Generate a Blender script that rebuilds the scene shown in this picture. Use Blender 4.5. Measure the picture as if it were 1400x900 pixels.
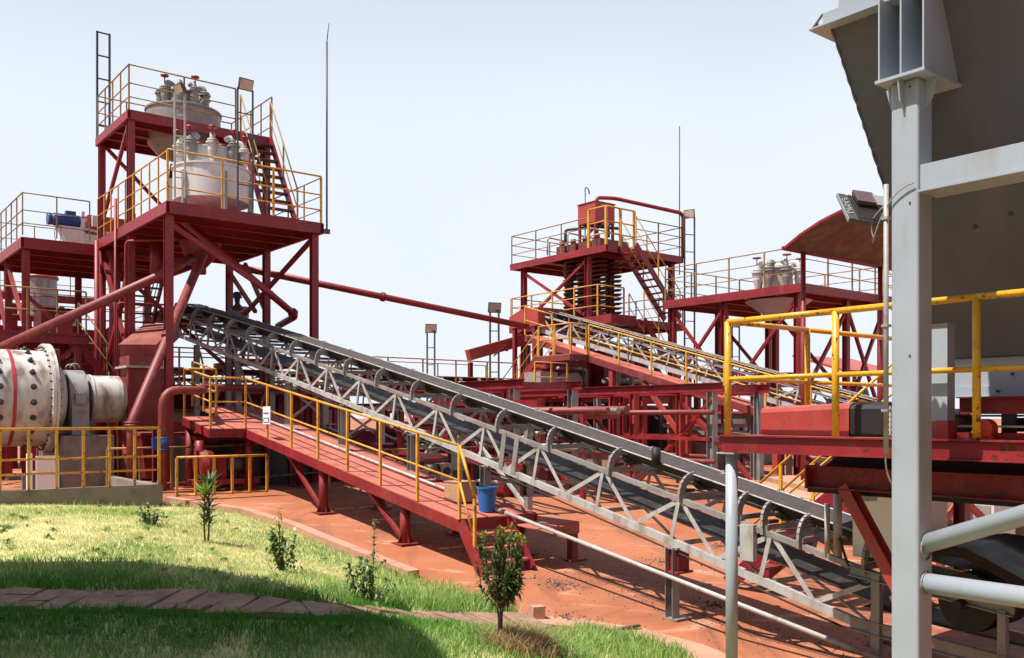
import bpy, math, random
import numpy as np
from mathutils import Vector, Matrix, noise
for _o in list(bpy.data.objects): bpy.data.objects.remove(_o)
random.seed(7); RNG = np.random.default_rng(7)
SC = bpy.context.scene
COL = SC.collection
R = math.radians
# ---------------------------------------------------------------- camera, sky, sun, exposure
F, CX, HZ, ZC = 1247.0, 700.0, 570.0, 2.2
cd = bpy.data.cameras.new('camera'); cam = bpy.data.objects.new('camera', cd); COL.objects.link(cam)
cam.location = (0, 0, ZC); cam.rotation_euler = (R(90), 0, 0)
cd.sensor_width = 36.0; cd.lens = 36.0*F/1400.0; cd.shift_y = 120.0/1400.0
cd.clip_start = 0.05; cd.clip_end = 3000
SC.camera = cam
SUN_AZ = (0.877, 0.48); SUN_EL = 64.0            # horizontal travel of the light, elevation
world = bpy.data.worlds.new("World"); SC.world = world; world.use_nodes = True
wn = world.node_tree.nodes; wl = world.node_tree.links
wn.clear()
wo = wn.new('ShaderNodeOutputWorld'); bg = wn.new('ShaderNodeBackground'); sk = wn.new('ShaderNodeTexSky')
sk.sky_type = 'NISHITA'; sk.sun_disc = False
sk.sun_elevation = R(SUN_EL); sk.sun_rotation = math.atan2(-SUN_AZ[0], -SUN_AZ[1])
sk.air_density = 1.0; sk.dust_density = 1.0; sk.ozone_density = 1.6
bg.inputs['Strength'].default_value = 0.08
# a bright hazy band low over the horizon thins out into the clear sky overhead
tc = wn.new('ShaderNodeTexCoord'); sx = wn.new('ShaderNodeSeparateXYZ'); wl.new(tc.outputs['Generated'], sx.inputs[0])
mr = wn.new('ShaderNodeMapRange'); mr.interpolation_type = 'SMOOTHSTEP'
mr.inputs[1].default_value = .22; mr.inputs[2].default_value = .78; mr.inputs[3].default_value = .97; mr.inputs[4].default_value = .05
wl.new(sx.outputs['Z'], mr.inputs[0])
ns = wn.new('ShaderNodeTexNoise'); ns.inputs['Scale'].default_value = 1.6; ns.inputs['Detail'].default_value = 3; wl.new(tc.outputs['Generated'], ns.inputs[0])
nm = wn.new('ShaderNodeMapRange'); nm.inputs[1].default_value = .3; nm.inputs[2].default_value = .7; nm.inputs[3].default_value = .90; nm.inputs[4].default_value = 1.04; wl.new(ns.outputs[0], nm.inputs[0])
mu = wn.new('ShaderNodeMath'); mu.operation = 'MULTIPLY'; mu.use_clamp = True; wl.new(mr.outputs[0], mu.inputs[0]); wl.new(nm.outputs[0], mu.inputs[1])
sm = wn.new('ShaderNodeMix'); sm.data_type = 'RGBA'; sm.inputs[7].default_value = (7.0, 7.45, 8.15, 1)
wl.new(mu.outputs[0], sm.inputs[0]); wl.new(sk.outputs[0], sm.inputs[6])
wl.new(sm.outputs[2], bg.inputs[0]); wl.new(bg.outputs[0], wo.inputs[0])
sl = bpy.data.lights.new('sun', 'SUN'); so = bpy.data.objects.new('sun', sl); COL.objects.link(so)
sl.energy = 4.6; sl.angle = R(0.5); sl.color = (1.0, 0.95, 0.87)
_c, _s = math.cos(R(SUN_EL)), math.sin(R(SUN_EL))
so.rotation_euler = Vector((SUN_AZ[0]*_c, SUN_AZ[1]*_c, -_s)).to_track_quat('-Z', 'Y').to_euler()
so.location = (-30, -20, 50)
SC.view_settings.view_transform = 'Standard'; SC.view_settings.look = 'None'
SC.view_settings.exposure = 0.68; SC.view_settings.gamma = 1.0
SC.view_settings.use_curve_mapping = False
# ---------------------------------------------------------------- the plant's own grid: u runs right and away, v left and away
UX, UY = 0.7831, 0.6219
ANG = math.atan2(UY, UX)
def XY(u, v): return (UX*u-UY*v, UY*u+UX*v)
def UV(x, y): return (UX*x+UY*y, -UY*x+UX*y)
def W(p): x, y = XY(p[0], p[1]); return Vector((x, y, p[2]))
def PY(px, py, Y):
    u, v = UV((px-CX)/F*Y, Y); return (u, v, ZC+(HZ-py)*Y/F)
def PU(px, py, u): return PY(px, py, u/(UX*(px-CX)/F+UY))
def PV(px, py, v): return PY(px, py, v/(-UY*(px-CX)/F+UX))
def gz(v): return min(.66, max(-.33, (v-10.15)*.09))
# ---------------------------------------------------------------- materials
MATS = {}
def mat(name, col, rough=.55, metal=0., var=.25, dirt=None, amt=.35, scale=3., bump=.15, fine=60., streak=0., ledge=None, chips=0):
    m = bpy.data.materials.new(name); m.use_nodes = True
    n = m.node_tree.nodes; l = m.node_tree.links
    b = n['Principled BSDF']; b.inputs['Roughness'].default_value = rough; b.inputs['Metallic'].default_value = metal
    g = n.new('ShaderNodeNewGeometry')
    def nz(sc, det, src=None):
        t = n.new('ShaderNodeTexNoise'); t.inputs['Scale'].default_value = sc; t.inputs['Detail'].default_value = det
        l.new(src or g.outputs['Position'], t.inputs['Vector']); return t
    t1 = nz(scale, 6); t2 = nz(fine, 4)
    mx = n.new('ShaderNodeMix'); mx.data_type = 'RGBA'
    lo = [c*(1-var) for c in col]; hi = [min(1, c*(1+var)) for c in col]
    mx.inputs[6].default_value = (*lo, 1); mx.inputs[7].default_value = (*hi, 1)
    ad = n.new('ShaderNodeMath'); ad.operation = 'MULTIPLY_ADD'; ad.inputs[1].default_value = .6
    l.new(t1.outputs[0], ad.inputs[0])
    m2 = n.new('ShaderNodeMath'); m2.operation = 'MULTIPLY'; m2.inputs[1].default_value = .4
    l.new(t2.outputs[0], m2.inputs[0]); l.new(m2.outputs[0], ad.inputs[2])
    rp = n.new('ShaderNodeMapRange'); rp.inputs[1].default_value = .32; rp.inputs[2].default_value = .68
    l.new(ad.outputs[0], rp.inputs[0]); l.new(rp.outputs[0], mx.inputs[0])
    out = mx.outputs[2]
    if dirt:
        src = None
        if streak:
            mp = n.new('ShaderNodeMapping'); mp.inputs['Scale'].default_value = (1, 1, streak)
            l.new(g.outputs['Position'], mp.inputs[0]); src = mp.outputs[0]
        t3 = nz(scale*2.3, 9, src)
        r3 = n.new('ShaderNodeMapRange'); r3.inputs[1].default_value = .62-.25*amt; r3.inputs[2].default_value = .82-.25*amt
        r3.inputs[4].default_value = min(1, .35+amt)
        l.new(t3.outputs[0], r3.inputs[0])
        m3 = n.new('ShaderNodeMix'); m3.data_type = 'RGBA'; m3.inputs[7].default_value = (*dirt, 1)
        l.new(out, m3.inputs[6]); l.new(r3.outputs[0], m3.inputs[0]); out = m3.outputs[2]
    if chips:                                   # small rust spots and chipped paint
        t5 = nz(22, 8); t6 = nz(1.7, 3); c5 = n.new('ShaderNodeMath'); c5.operation = 'MULTIPLY_ADD'; c5.inputs[1].default_value = .45
        l.new(t6.outputs[0], c5.inputs[0]); l.new(t5.outputs[0], c5.inputs[2])
        r5 = n.new('ShaderNodeMapRange'); r5.inputs[1].default_value = .90-chips*.1; r5.inputs[2].default_value = .94-chips*.1; r5.inputs[4].default_value = .85; l.new(c5.outputs[0], r5.inputs[0])
        m5 = n.new('ShaderNodeMix'); m5.data_type = 'RGBA'; m5.inputs[7].default_value = (.055, .024, .014, 1); l.new(out, m5.inputs[6]); l.new(r5.outputs[0], m5.inputs[0]); out = m5.outputs[2]
    if ledge:                                   # dust that has settled on faces looking up
        sp = n.new('ShaderNodeSeparateXYZ'); l.new(g.outputs['True Normal'], sp.inputs[0])
        rl = n.new('ShaderNodeMapRange'); rl.inputs[1].default_value = .55; rl.inputs[2].default_value = .95; rl.inputs[4].default_value = .75; l.new(sp.outputs[2], rl.inputs[0])
        ml_ = n.new('ShaderNodeMath'); ml_.operation = 'MULTIPLY'; l.new(rl.outputs[0], ml_.inputs[0]); l.new(rp.outputs[0], ml_.inputs[1])
        m4 = n.new('ShaderNodeMix'); m4.data_type = 'RGBA'; m4.inputs[7].default_value = (*ledge, 1); l.new(out, m4.inputs[6]); l.new(ml_.outputs[0], m4.inputs[0]); out = m4.outputs[2]
    l.new(out, b.inputs['Base Color'])
    rr = n.new('ShaderNodeMapRange'); rr.inputs[3].default_value = max(0, rough-.12); rr.inputs[4].default_value = min(1, rough+.15)
    l.new(t1.outputs[0], rr.inputs[0]); l.new(rr.outputs[0], b.inputs['Roughness'])
    if bump:
        bp = n.new('ShaderNodeBump'); bp.inputs['Strength'].default_value = bump; bp.inputs['Distance'].default_value = .01
        l.new(t2.outputs[0], bp.inputs['Height']); l.new(bp.outputs[0], b.inputs['Normal'])
    MATS[name] = m; return m
RUST = (.16, .055, .025); DUST = (.36, .2, .14)
RED = mat('red_paint', (.235, .0105, .0175), .48, 0, .35, (.26, .07, .05), .25, 2.2, .15, 60, .3, (.33, .12, .09), .75)
RED2 = mat('bright_red_paint', (.36, .042, .032), .5, 0, .25, (.28, .10, .07), .3, 2.5, .15, 60, .3, (.40, .16, .11), 0)
PIPE = mat('dusty_red_pipe', (.20, .030, .030), .5, 0, .25, (.27, .11, .085), .3, 2.5, .15, 60, 0, (.36, .15, .11))
DECK = mat('dusty_red_deck', (.44, .125, .085), .75, 0, .22, (.27, .07, .055), .45, 1.6, .25)
YEL = mat('yellow_paint', (.60, .30, .035), .45, 0, .2, (.24, .11, .03), .3, 4, chips=.45)
YEL2 = mat('bright_yellow_paint', (.70, .37, .02), .35, 0, .15, (.30, .15, .03), .22, 4, chips=.4)
RAIL_BACKLIT = mat('backlit_rail_paint', (.30, .17, .05), .6, 0, .4, (.10, .06, .03), .5, 2.)  # rail yellow with the dark of backlit and shaded rails put into the colour
GALV = mat('galvanised_steel', (.27, .265, .26), .5, .25, .25, (.20, .13, .10), .4, 3., .15, 60, .3, (.36, .27, .23))
GALVL = mat('pale_steel', (.43, .42, .41), .5, .1, .2, (.24, .16, .12), .45, 3., .15, 60, .3)
GREY = mat('grey_paint', (.335, .375, .425), .42, 0, .07, (.27, .23, .20), .25, 2.2, .10, 110, .22)
GREY_SHADED = mat('shaded_hopper_grey', (.108, .108, .126), .6, 0, .15, (.15, .125, .11), .4, 1.3, .10, 60, .2)  # grey paint darkened, the hopper's shaded underside put into the colour
WHITE = mat('white_tank_paint', (.58, .59, .59), .45, 0, .1, (.34, .25, .19), .35, 2., .08, 50, .3)
DRUM = mat('stained_white_drum', (.55, .53, .50), .55, 0, .15, (.20, .13, .095), .62, 1.5, .15, 40, .3)
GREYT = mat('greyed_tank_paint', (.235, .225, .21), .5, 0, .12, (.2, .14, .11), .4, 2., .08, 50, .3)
GREYM = mat('machine_grey', (.30, .29, .28), .5, .1, .2, (.2, .12, .09), .4, 2.5)
BELT = mat('rubber_belt', (.022, .020, .019), .6, 0, .3, (.10, .075, .065), .35, 4.)
ORE = mat('crushed_ore', (.052, .042, .039), .9, 0, .3, (.09, .065, .06), .5, 6., .5, 90)
BLACK = mat('dark_rubber', (.010, .0095, .0095), .6, 0, .3, (.03, .024, .022), .2, 4.)
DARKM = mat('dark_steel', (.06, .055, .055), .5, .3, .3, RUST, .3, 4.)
MAST = mat('mast_steel', (.07, .07, .075), .5, .4, .2, None)
BUCKET = mat('bucket_blue', (.015, .13, .42), .4, 0, .1, (.05, .08, .12), .2, 6.)
BLUE = mat('blue_paint', (.012, .06, .24), .4, 0, .2, (.03, .04, .07), .3, 6.)
CONC = mat('grey_concrete', (.21, .18, .15), .85, 0, .2, (.15, .11, .085), .5, 1.8, .4, 35)
CONCR = mat('red_dusted_kerb', (.46, .245, .165), .88, 0, .2, (.28, .16, .11), .45, 1.8, .4, 35)
RUSTY = mat('rusty_sheet', (.085, .052, .040), .55, .1, .4, (.19, .125, .065), .5, 1.1, .1, 30)
SPIR = mat('brown_spiral_plastic', (.13, .036, .03), .5, 0, .3, (.16, .07, .05), .3, 4.)
WOOD = mat('tan_box', (.42, .25, .15), .8, 0, .2, (.25, .15, .10), .3, 8.)
TANW = mat('tan_wall', (.30, .19, .14), .85, 0, .15, (.30, .17, .12), .4, 1.2)
CREAM = mat('cream_wall', (.62, .52, .34), .8, 0, .1, (.40, .27, .18), .3, 1.4)
GLASS = mat('lamp_glass', (.5, .45, .36), .12, 0, .3, None, fine=30)
SIGNW = mat('sign_white', (.80, .80, .80), .4, 0, .03, None, bump=0)
SIGNB = mat('sign_blue', (.03, .11, .34), .4, 0, .05, None, bump=0)
INK = mat('sign_ink', (.10, .11, .15), .5, 0, .05, None, bump=0)
SKIN = mat('skin', (.07, .035, .022), .5, 0, .1, None, bump=0)
SHIRT = mat('dusty_pink_shirt', (.36, .26, .25), .85, 0, .12, None)
TROU = mat('dark_trousers', (.05, .05, .07), .85, 0, .2, None)
BARK = mat('bark', (.13, .085, .055), .85, 0, .3, None)
CHIP = mat('chipped_white', (.7, .7, .68), .5, 0, .1, None)
# ---------------------------------------------------------------- mesh builder (all in grid coordinates u, v, z)
V3 = Vector
class MB:
    def __init__(s): s.v = []; s.f = []; s.sm = []
    def add(s, vs, fs, smooth=False):
        n = len(s.v); s.v += [tuple(p) for p in vs]
        for q in fs: s.f.append([i+n for i in q]); s.sm.append(smooth)
        return s
    def box(s, u0, u1, v0, v1, z0, z1):
        vs = [(u, v, z) for z in (z0, z1) for v in (v0, v1) for u in (u0, u1)]
        return s.add(vs, [(0,2,3,1),(4,5,7,6),(0,1,5,4),(2,6,7,3),(0,4,6,2),(1,3,7,5)])
    def frame(s, p, q, up):
        d = (V3(q)-V3(p)).normalized(); upv = V3(up) if up else V3((0,0,1))
        if abs(d.dot(upv)) > .97: upv = V3((0,1,0))
        a = d.cross(upv).normalized(); b = a.cross(d).normalized(); return d, a, b
    def bar(s, p, q, w, h=None, up=None):
        h = h or w; d, a, b = s.frame(p, q, up); p = V3(p); q = V3(q); vs = []
        for c in (p, q):
            for x, y in ((-1,-1),(1,-1),(1,1),(-1,1)): vs.append(c+a*(x*w/2)+b*(y*h/2))
        return s.add(vs, [(3,2,1,0),(4,5,6,7),(0,1,5,4),(1,2,6,5),(2,3,7,6),(3,0,4,7)])
    def prof(s, p, q, pts, up=None):          # extrude a closed 2-D profile (a, b) from p to q
        d, a, b = s.frame(p, q, up); n = len(pts); vs = []
        for c in (V3(p), V3(q)):
            for x, y in pts: vs.append(c+a*x+b*y)
        fs = [tuple(range(n-1, -1, -1)), tuple(range(n, 2*n))]+[(i, (i+1) % n, n+(i+1) % n, n+i) for i in range(n)]
        return s.add(vs, fs)
    def ibeam(s, p, q, w, h, t=.012, up=None):
        w /= 2; h /= 2; k = t/2
        return s.prof(p, q, [(-w,-h),(w,-h),(w,-h+t),(k,-h+t),(k,h-t),(w,h-t),(w,h),(-w,h),(-w,h-t),(-k,h-t),(-k,-h+t),(-w,-h+t)], up)
    def channel(s, p, q, w, h, t=.012, up=None, side=1):
        h /= 2; pts = [(0,-h),(w,-h),(w,-h+t),(t,-h+t),(t,h-t),(w,h-t),(w,h),(0,h)]
        if side < 0: pts = [(-x, y) for x, y in pts][::-1]
        return s.prof(p, q, pts, up)
    def angle(s, p, q, w, t=.01, up=None, side=1):
        pts = [(0,0),(w,0),(w,t),(t,t),(t,w),(0,w)]
        if side < 0: pts = [(-x, y) for x, y in pts][::-1]
        return s.prof(p, q, pts, up)
    def tube(s, pts, r, n=8, cap=True):
        pts = [V3(p) for p in pts]; m = len(pts); rs = r if isinstance(r, (list, tuple)) else [r]*m
        T = []
        for i in range(m):
            t = (pts[min(i+1, m-1)]-pts[max(i-1, 0)]); T.append(t.normalized())
        a = T[0].orthogonal().normalized(); vs = []
        for i in range(m):
            a = (a-T[i]*a.dot(T[i])).normalized(); b = T[i].cross(a)
            for j in range(n):
                w = 2*math.pi*j/n; vs.append(pts[i]+(a*math.cos(w)+b*math.sin(w))*rs[i])
        k = len(s.v)
        fs = [(i*n+j, i*n+(j+1) % n, (i+1)*n+(j+1) % n, (i+1)*n+j) for i in range(m-1) for j in range(n)]
        s.add(vs, fs, True)
        if cap:
            s.add([], [tuple(k-len(s.v)+j for j in range(n-1, -1, -1)), tuple(k-len(s.v)+(m-1)*n+j for j in range(n))])
        return s
    def lathe(s, c, prof, n=24, ax=(0,0,1), smooth=True, arc=1.0):
        ax = V3(ax).normalized(); a = ax.orthogonal().normalized(); b = ax.cross(a); c = V3(c); vs = []; m = len(prof)
        k = n if arc >= 1 else n+1
        for r, h in prof:
            for j in range(k):
                w = 2*math.pi*arc*j/n; vs.append(c+ax*h+(a*math.cos(w)+b*math.sin(w))*r)
        fs = [(i*k+j, i*k+(j+1) % k, (i+1)*k+(j+1) % k, (i+1)*k+j) for i in range(m-1) for j in range(n)]
        base = len(s.v)
        # duplicate rings so that profile corners stay crisp
        for i in range(m-1):
            ring = vs[i*k:(i+2)*k]
            s.add(ring, [(j, (j+1) % k, k+(j+1) % k, k+j) for j in range(n)], smooth)
        return s
    def prism(s, poly, off):
        n = len(poly); off = V3(off); vs = [V3(p) for p in poly]+[V3(p)+off for p in poly]
        return s.add(vs, [tuple(range(n-1,-1,-1)), tuple(range(n, 2*n))]+[(i, (i+1) % n, n+(i+1) % n, n+i) for i in range(n)])
    def quad(s, *p): return s.add(p, [tuple(range(len(p)))])
    def mesh(s, name, m, o):
        me = bpy.data.meshes.new(name); o = V3(o)
        me.from_pydata([(x-o.x, y-o.y, z-o.z) for x, y, z in s.v], [], s.f)
        me.polygons.foreach_set('use_smooth', s.sm); me.materials.append(m); me.update(); return me
ORG = {}
def bez(p0, p1, p2, n=6):
    p0, p1, p2 = V3(p0), V3(p1), V3(p2)
    return [p0*(1-t)**2+p1*2*t*(1-t)+p2*t*t for t in [i/n for i in range(n+1)]]
def elbow(pts, r=.3, n=5):
    pts = [V3(p) for p in pts]; out = [pts[0]]
    for i in range(1, len(pts)-1):
        a = (pts[i-1]-pts[i]); b = (pts[i+1]-pts[i]); k = min(r, a.length*.48, b.length*.48)
        out += bez(pts[i]+a.normalized()*k, pts[i], pts[i]+b.normalized()*k, n)
    return out+[pts[-1]]
def thing(name, label, cat, o, group=None):
    e = bpy.data.objects.new(name, None); COL.objects.link(e); e.empty_display_size = .3
    e.location = W(o); e.rotation_euler = (0, 0, ANG); e['label'] = label; e['category'] = cat
    if group: e['group'] = group
    ORG[e.name] = tuple(o); return e
def part(name, mb, m, parent, label=None):
    o = bpy.data.objects.new(name, mb.mesh(name, m, ORG[parent.name])); COL.objects.link(o); o.parent = parent
    ORG[o.name] = ORG[parent.name]
    if label: o['label'] = label
    return o
def solo(name, mb, m, label, cat, o, group=None, kind=None):
    ob = bpy.data.objects.new(name, mb.mesh(name, m, o)); COL.objects.link(ob)
    ob.location = W(o); ob.rotation_euler = (0, 0, ANG); ob['label'] = label
    if kind: ob['kind'] = kind
    ob['category'] = cat
    if group: ob['group'] = group
    ORG[ob.name] = tuple(o); return ob
def struct(name, mb, m):
    me = mb.mesh(name, m, (0,0,0)); ob = bpy.data.objects.new(name, me); COL.objects.link(ob); ob['kind'] = 'structure'; return ob
def clone(root, o, label=None, dz=0):
    r = root.copy(); COL.objects.link(r); r.location = W(o); r.rotation_euler = (0, 0, ANG+dz)
    if label: r['label'] = label
    for ch in root.children:
        c = ch.copy(); COL.objects.link(c); c.parent = r
        for g in ch.children:
            d = g.copy(); COL.objects.link(d); d.parent = c
    return r
def bevel(o, w=.006, seg=2):
    m = o.modifiers.new('bevel', 'BEVEL'); m.width = w; m.segments = seg; m.limit_method = 'ANGLE'; m.angle_limit = R(40)
# ---------------------------------------------------------------- shared builders
def lerp(a, b, t): return tuple(x+(y-x)*t for x, y in zip(a, b))
def railing(parent, pts, h=1.05, mids=(.55,), r=.02, m=None, gap=1.1, pw=.045, kick=0, first=True, last=True, round_post=False, name='railing'):
    m = m or YEL; mb = MB()
    up = lambda p, k: (p[0], p[1], p[2]+k)
    for k in (h,)+tuple(mids):
        for a, b in zip(pts, pts[1:]): mb.tube([up(a, k), up(b, k)], r if k == h else r*.8, 7)
    if kick:
        for a, b in zip(pts, pts[1:]): mb.bar(up(a, kick/2+.01), up(b, kick/2+.01), .006, kick)
    rl = part(name, mb, m, parent); done = set()
    for a, b in zip(pts, pts[1:]):
        L = (V3(b)-V3(a)).length; n = max(1, round(L/gap))
        for i in range(n+1):
            p = lerp(a, b, i/n); key = (round(p[0], 2), round(p[1], 2))
            if key in done: continue
            done.add(key)
            if (not first and p == lerp(pts[0], pts[0], 0)) : continue
            q = MB()
            if round_post: q.tube([p, up(p, h)], pw/2, 8)
            else: q.bar(p, up(p, h-r*.5), pw, pw*.8, (1,0,0))
            part('post', q, m, rl)
    return rl
def stairs(parent, top, bot, wv, n, m=None, tm=None, rails=(0, 1), rm=None, rise=.95, sw=.2):
    m = m or RED; tm = tm or m; wv = V3(wv); mb = MB()
    for k in (0, 1): mb.bar(V3(top)+wv*k, V3(bot)+wv*k, .05, sw)
    st = part('staircase', mb, m, parent)
    d = V3(bot)-V3(top); hd = V3((d.x, d.y, 0)).normalized()
    for i in range(1, n):
        p = V3(top)+d*(i/n); q = MB(); a = p+wv*.03; b = p+wv*.97
        q.bar(a, b, .22, .03, (0,0,1)); part('tread', q, tm, st)
    for k in rails:
        o = wv*k; railing(parent, [tuple(V3(top)+o), tuple(V3(bot)+o)], rise, (rise*.52,), .018, rm or YEL, 1.3, .04, name='stair_railing')
def flood(parent, c, aim, size=.28, m=None):          # a floodlight facing along aim
    m = m or DARKM; c = V3(c); aim = V3(aim).normalized(); q = MB()
    q.bar(c-aim*.09, c, size*.7, size*.5); q.bar(c, c+aim*.05, size*1.12, size*.86)
    fl = part('floodlight', q, m, parent)
    g = MB(); g.bar(c+aim*.052, c+aim*.06, size, size*.72); part('lamp_glass', g, GLASS, fl); return fl
def lightmast(label, a, b, top, wdir=(1,0,0), w=.3, aim=(-.5,-.7,-.6), m=None, group='ladder masts carrying floodlights', lamp=.3, gap=.4, r=.022):
    t = thing('light_mast', label, 'light mast', a, group); wv = V3(wdir).normalized()*w; q = MB(); a = V3(a); H = top-a.z
    q.bar(a, a+V3((0,0,H)), r*2); q.bar(a+wv, a+wv+V3((0,0,H)), r*2)
    n = int(H/gap)
    for i in range(1, n+1): q.bar(a+V3((0,0,H*i/n-.02)), a+wv+V3((0,0,H*i/n-.02)), r*1.3)
    part('ladder', q, m or MAST, t)
    if lamp: flood(t, a+wv*.5+V3((0,0,H+.1)), aim, lamp)
    return t
def platform(root, u0, u1, v0, v1, z, legs, braces=(), m=None, dm=None, beam=.2, lw=.15, joist=.9, legz=None):
    m = m or RED; q = MB()
    q.box(u0+.02, u1-.02, v0+.02, v1-.02, z-.012, z); part('deck_plate', q, dm or m, root)
    q = MB(); zb = z-.014-beam/2
    q.channel((u0, v0, zb), (u0, v1, zb), .07, beam, .012, side=1); q.channel((u1, v0, zb), (u1, v1, zb), .07, beam, .012, side=-1)
    q.channel((u0+.075, v0, zb), (u1-.075, v0, zb), .07, beam, .012, side=-1); q.channel((u0+.075, v1, zb), (u1-.075, v1, zb), .07, beam, .012, side=1)
    part('edge_beam', q, m, root)
    n = max(2, int((v1-v0)/joist)); q = MB()
    for i in range(1, n):
        v = v0+(v1-v0)*i/n; q.ibeam((u0+.08, v, zb-.01), (u1-.08, v, zb-.01), .09, beam*.75)
    part('floor_joists', q, m, root)
    for (u, v) in legs:
        q = MB(); zg = gz(v) if legz is None else legz; zt = zb-beam/2-.005
        q.ibeam((u, v, zg+.015), (u, v, zt), lw, lw, .014, (0,1,0)); q.box(u-.14, u+.14, v-.14, v+.14, zg, zg+.02)
        part('leg', q, m, root)
    for a, b in braces:
        q = MB(); q.bar(a, b, .09, .09); part('brace', q, m, root)
# ================================================================ SETTING: ground, grass bank, brick path, kerbs
def ground_mat():
    m = bpy.data.materials.new('red_concrete'); m.use_nodes = True; n = m.node_tree.nodes; l = m.node_tree.links
    b = n['Principled BSDF']; g = n.new('ShaderNodeNewGeometry')
    def nz(sc, det, rough=.6, sx=1, sy=1, dist=0):
        mp = n.new('ShaderNodeMapping'); mp.inputs['Scale'].default_value = (sx, sy, 1); mp.inputs['Rotation'].default_value = (0, 0, -ANG)
        t = n.new('ShaderNodeTexNoise'); t.inputs['Scale'].default_value = sc; t.inputs['Detail'].default_value = det
        t.inputs['Roughness'].default_value = rough; t.inputs['Distortion'].default_value = dist
        l.new(g.outputs['Position'], mp.inputs[0]); l.new(mp.outputs[0], t.inputs['Vector']); return t
    def rng(src, a, c, lo=0, hi=1):
        r = n.new('ShaderNodeMapRange'); r.inputs[1].default_value = a; r.inputs[2].default_value = c
        r.inputs[3].default_value = lo; r.inputs[4].default_value = hi; l.new(src, r.inputs[0]); return r.outputs[0]
    def mixc(a, col, fac):
        x = n.new('ShaderNodeMix'); x.data_type = 'RGBA'; l.new(fac, x.inputs[0])
        if isinstance(a, tuple): x.inputs[6].default_value = (*a, 1)
        else: l.new(a, x.inputs[6])
        x.inputs[7].default_value = (*col, 1); return x.outputs[2]
    c = mixc((.33, .095, .034), (.42, .148, .068), rng(nz(.5, 5).outputs[0], .35, .65))
    c = mixc(c, (.17, .052, .027), rng(nz(.9, 8, .65, 1, .35, .8).outputs[0], .50, .66, 0, .8)); c = mixc(c, (.30, .12, .075), rng(nz(2.6, 9, .7, .25, 1.6, 1.5).outputs[0], .5, .62, 0, .7))
    c = mixc(c, (.50, .27, .17), rng(nz(1.3, 9, .7, .5, 1.3, 1.0).outputs[0], .56, .66, 0, .8))
    c = mixc(c, (.20, .075, .045), rng(nz(6, 6).outputs[0], .62, .75, 0, .5))
    l.new(c, b.inputs['Base Color']); b.inputs['Roughness'].default_value = .8
    bp = n.new('ShaderNodeBump'); bp.inputs['Strength'].default_value = .35; bp.inputs['Distance'].default_value = .02
    l.new(nz(25, 8).outputs[0], bp.inputs['Height']); l.new(bp.outputs[0], b.inputs['Normal']); return m
GROUND = ground_mat()
mb = MB(); vb = [-700, 6.5, 7.5, 9, 10.5, 12, 13.5, 15, 16.5, 17.5, 25, 60, 700]; ub = [-700, -40, 0, 10, 20, 40, 120, 700]
vs = [(u, v, gz(v)) for v in vb for u in ub]; k = len(ub)
mb.add(vs, [(j*k+i, j*k+i+1, (j+1)*k+i+1, (j+1)*k+i) for j in range(len(vb)-1) for i in range(k-1)])
gobj = struct('ground', mb, GROUND); gobj.rotation_euler = (0, 0, ANG)

def solve(px, py, fz):                     # the point of a surface seen at a photo position
    lo, hi = 2.0, 60.0
    for _ in range(60):
        Y = (lo+hi)/2; x = (px-CX)/F*Y; z = ZC+(HZ-py)*Y/F
        if z > fz(x, Y): lo = Y
        else: hi = Y
    return (x, Y)
gw = lambda x, y: gz(UV(x, y)[1])
EDGE = [solve(a, b, gw) for a, b in [(226,688),(330,704),(400,726),(440,744),(500,768),(560,792),(640,812),(705,838),(728,858),(800,860),(870,874),(930,894),(990,930)]]
WALLV = 16.55
POLY = EDGE+[(3.2, 5.2), (2.0, -3.5), (-16, -3.5), XY(-8.0, WALLV)]
PA = np.array(POLY)
def sdist(P):                               # signed distance to the edge towards the concrete, and inside test (vectorised)
    x, y = P[:, 0], P[:, 1]; ins = np.zeros(len(P), bool); n = len(PA)
    for i in range(n):
        x1, y1 = PA[i]; x2, y2 = PA[(i+1) % n]
        c = ((y1 > y) != (y2 > y)) & (x < (x2-x1)*(y-y1)/(y2-y1+1e-12)+x1); ins ^= c
    d = np.full(len(P), 1e9); E = np.array(EDGE+[(3.2, 5.2)])
    for i in range(len(E)-1):
        a, b = E[i], E[i+1]; ab = b-a; t = np.clip(((P-a)@ab)/(ab@ab), 0, 1); q = a+t[:, None]*ab
        d = np.minimum(d, np.hypot(*(P-q).T))
    return d, ins
def gza(v): return np.clip((v-10.15)*.09, -.33, .66)
def zgrass(P):
    d, ins = sdist(P); v = -UY*P[:, 0]+UX*P[:, 1]; g = gza(v)
    s = np.clip(d/3.6, 0, 1); s = s*s*(3-2*s); zl = np.clip(.40+.05*(P[:, 1]-6.8), .25, .86)
    return np.where(ins, g+.02+s*np.maximum(zl-g, .02), g), d, ins
zg1 = lambda x, y: float(zgrass(np.array([[x, y]]))[0][0])
def grass_soil():
    m = mat('dry_grass_soil', (.50, .44, .20), .95, 0, .35, (.22, .15, .07), .3, 2.2, .6, 45); return m
xs = np.arange(-16, 3.4, .16); ys = np.arange(-3.5, 18.2, .16)
GX, GY = np.meshgrid(xs, ys); GP_ = np.stack([GX.ravel(), GY.ravel()], 1); gzv, gd, gi = zgrass(GP_)
nx = len(xs); mb = MB()
mb.v = [(float(a), float(b), float(c)+(.025*noise.noise((a*2.5, b*2.5, 0)) if i and d > .2 else 0)-(0 if i else .06)) for (a, b), c, d, i in zip(GP_, gzv, gd, gi)]
for j in range(len(ys)-1):
    for i in range(nx-1):
        q = (j*nx+i, j*nx+i+1, (j+1)*nx+i+1, (j+1)*nx+i)
        if any(gi[a] for a in q): mb.f.append(list(q)); mb.sm.append(True)
struct('grass_bank', mb, grass_soil())
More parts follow.
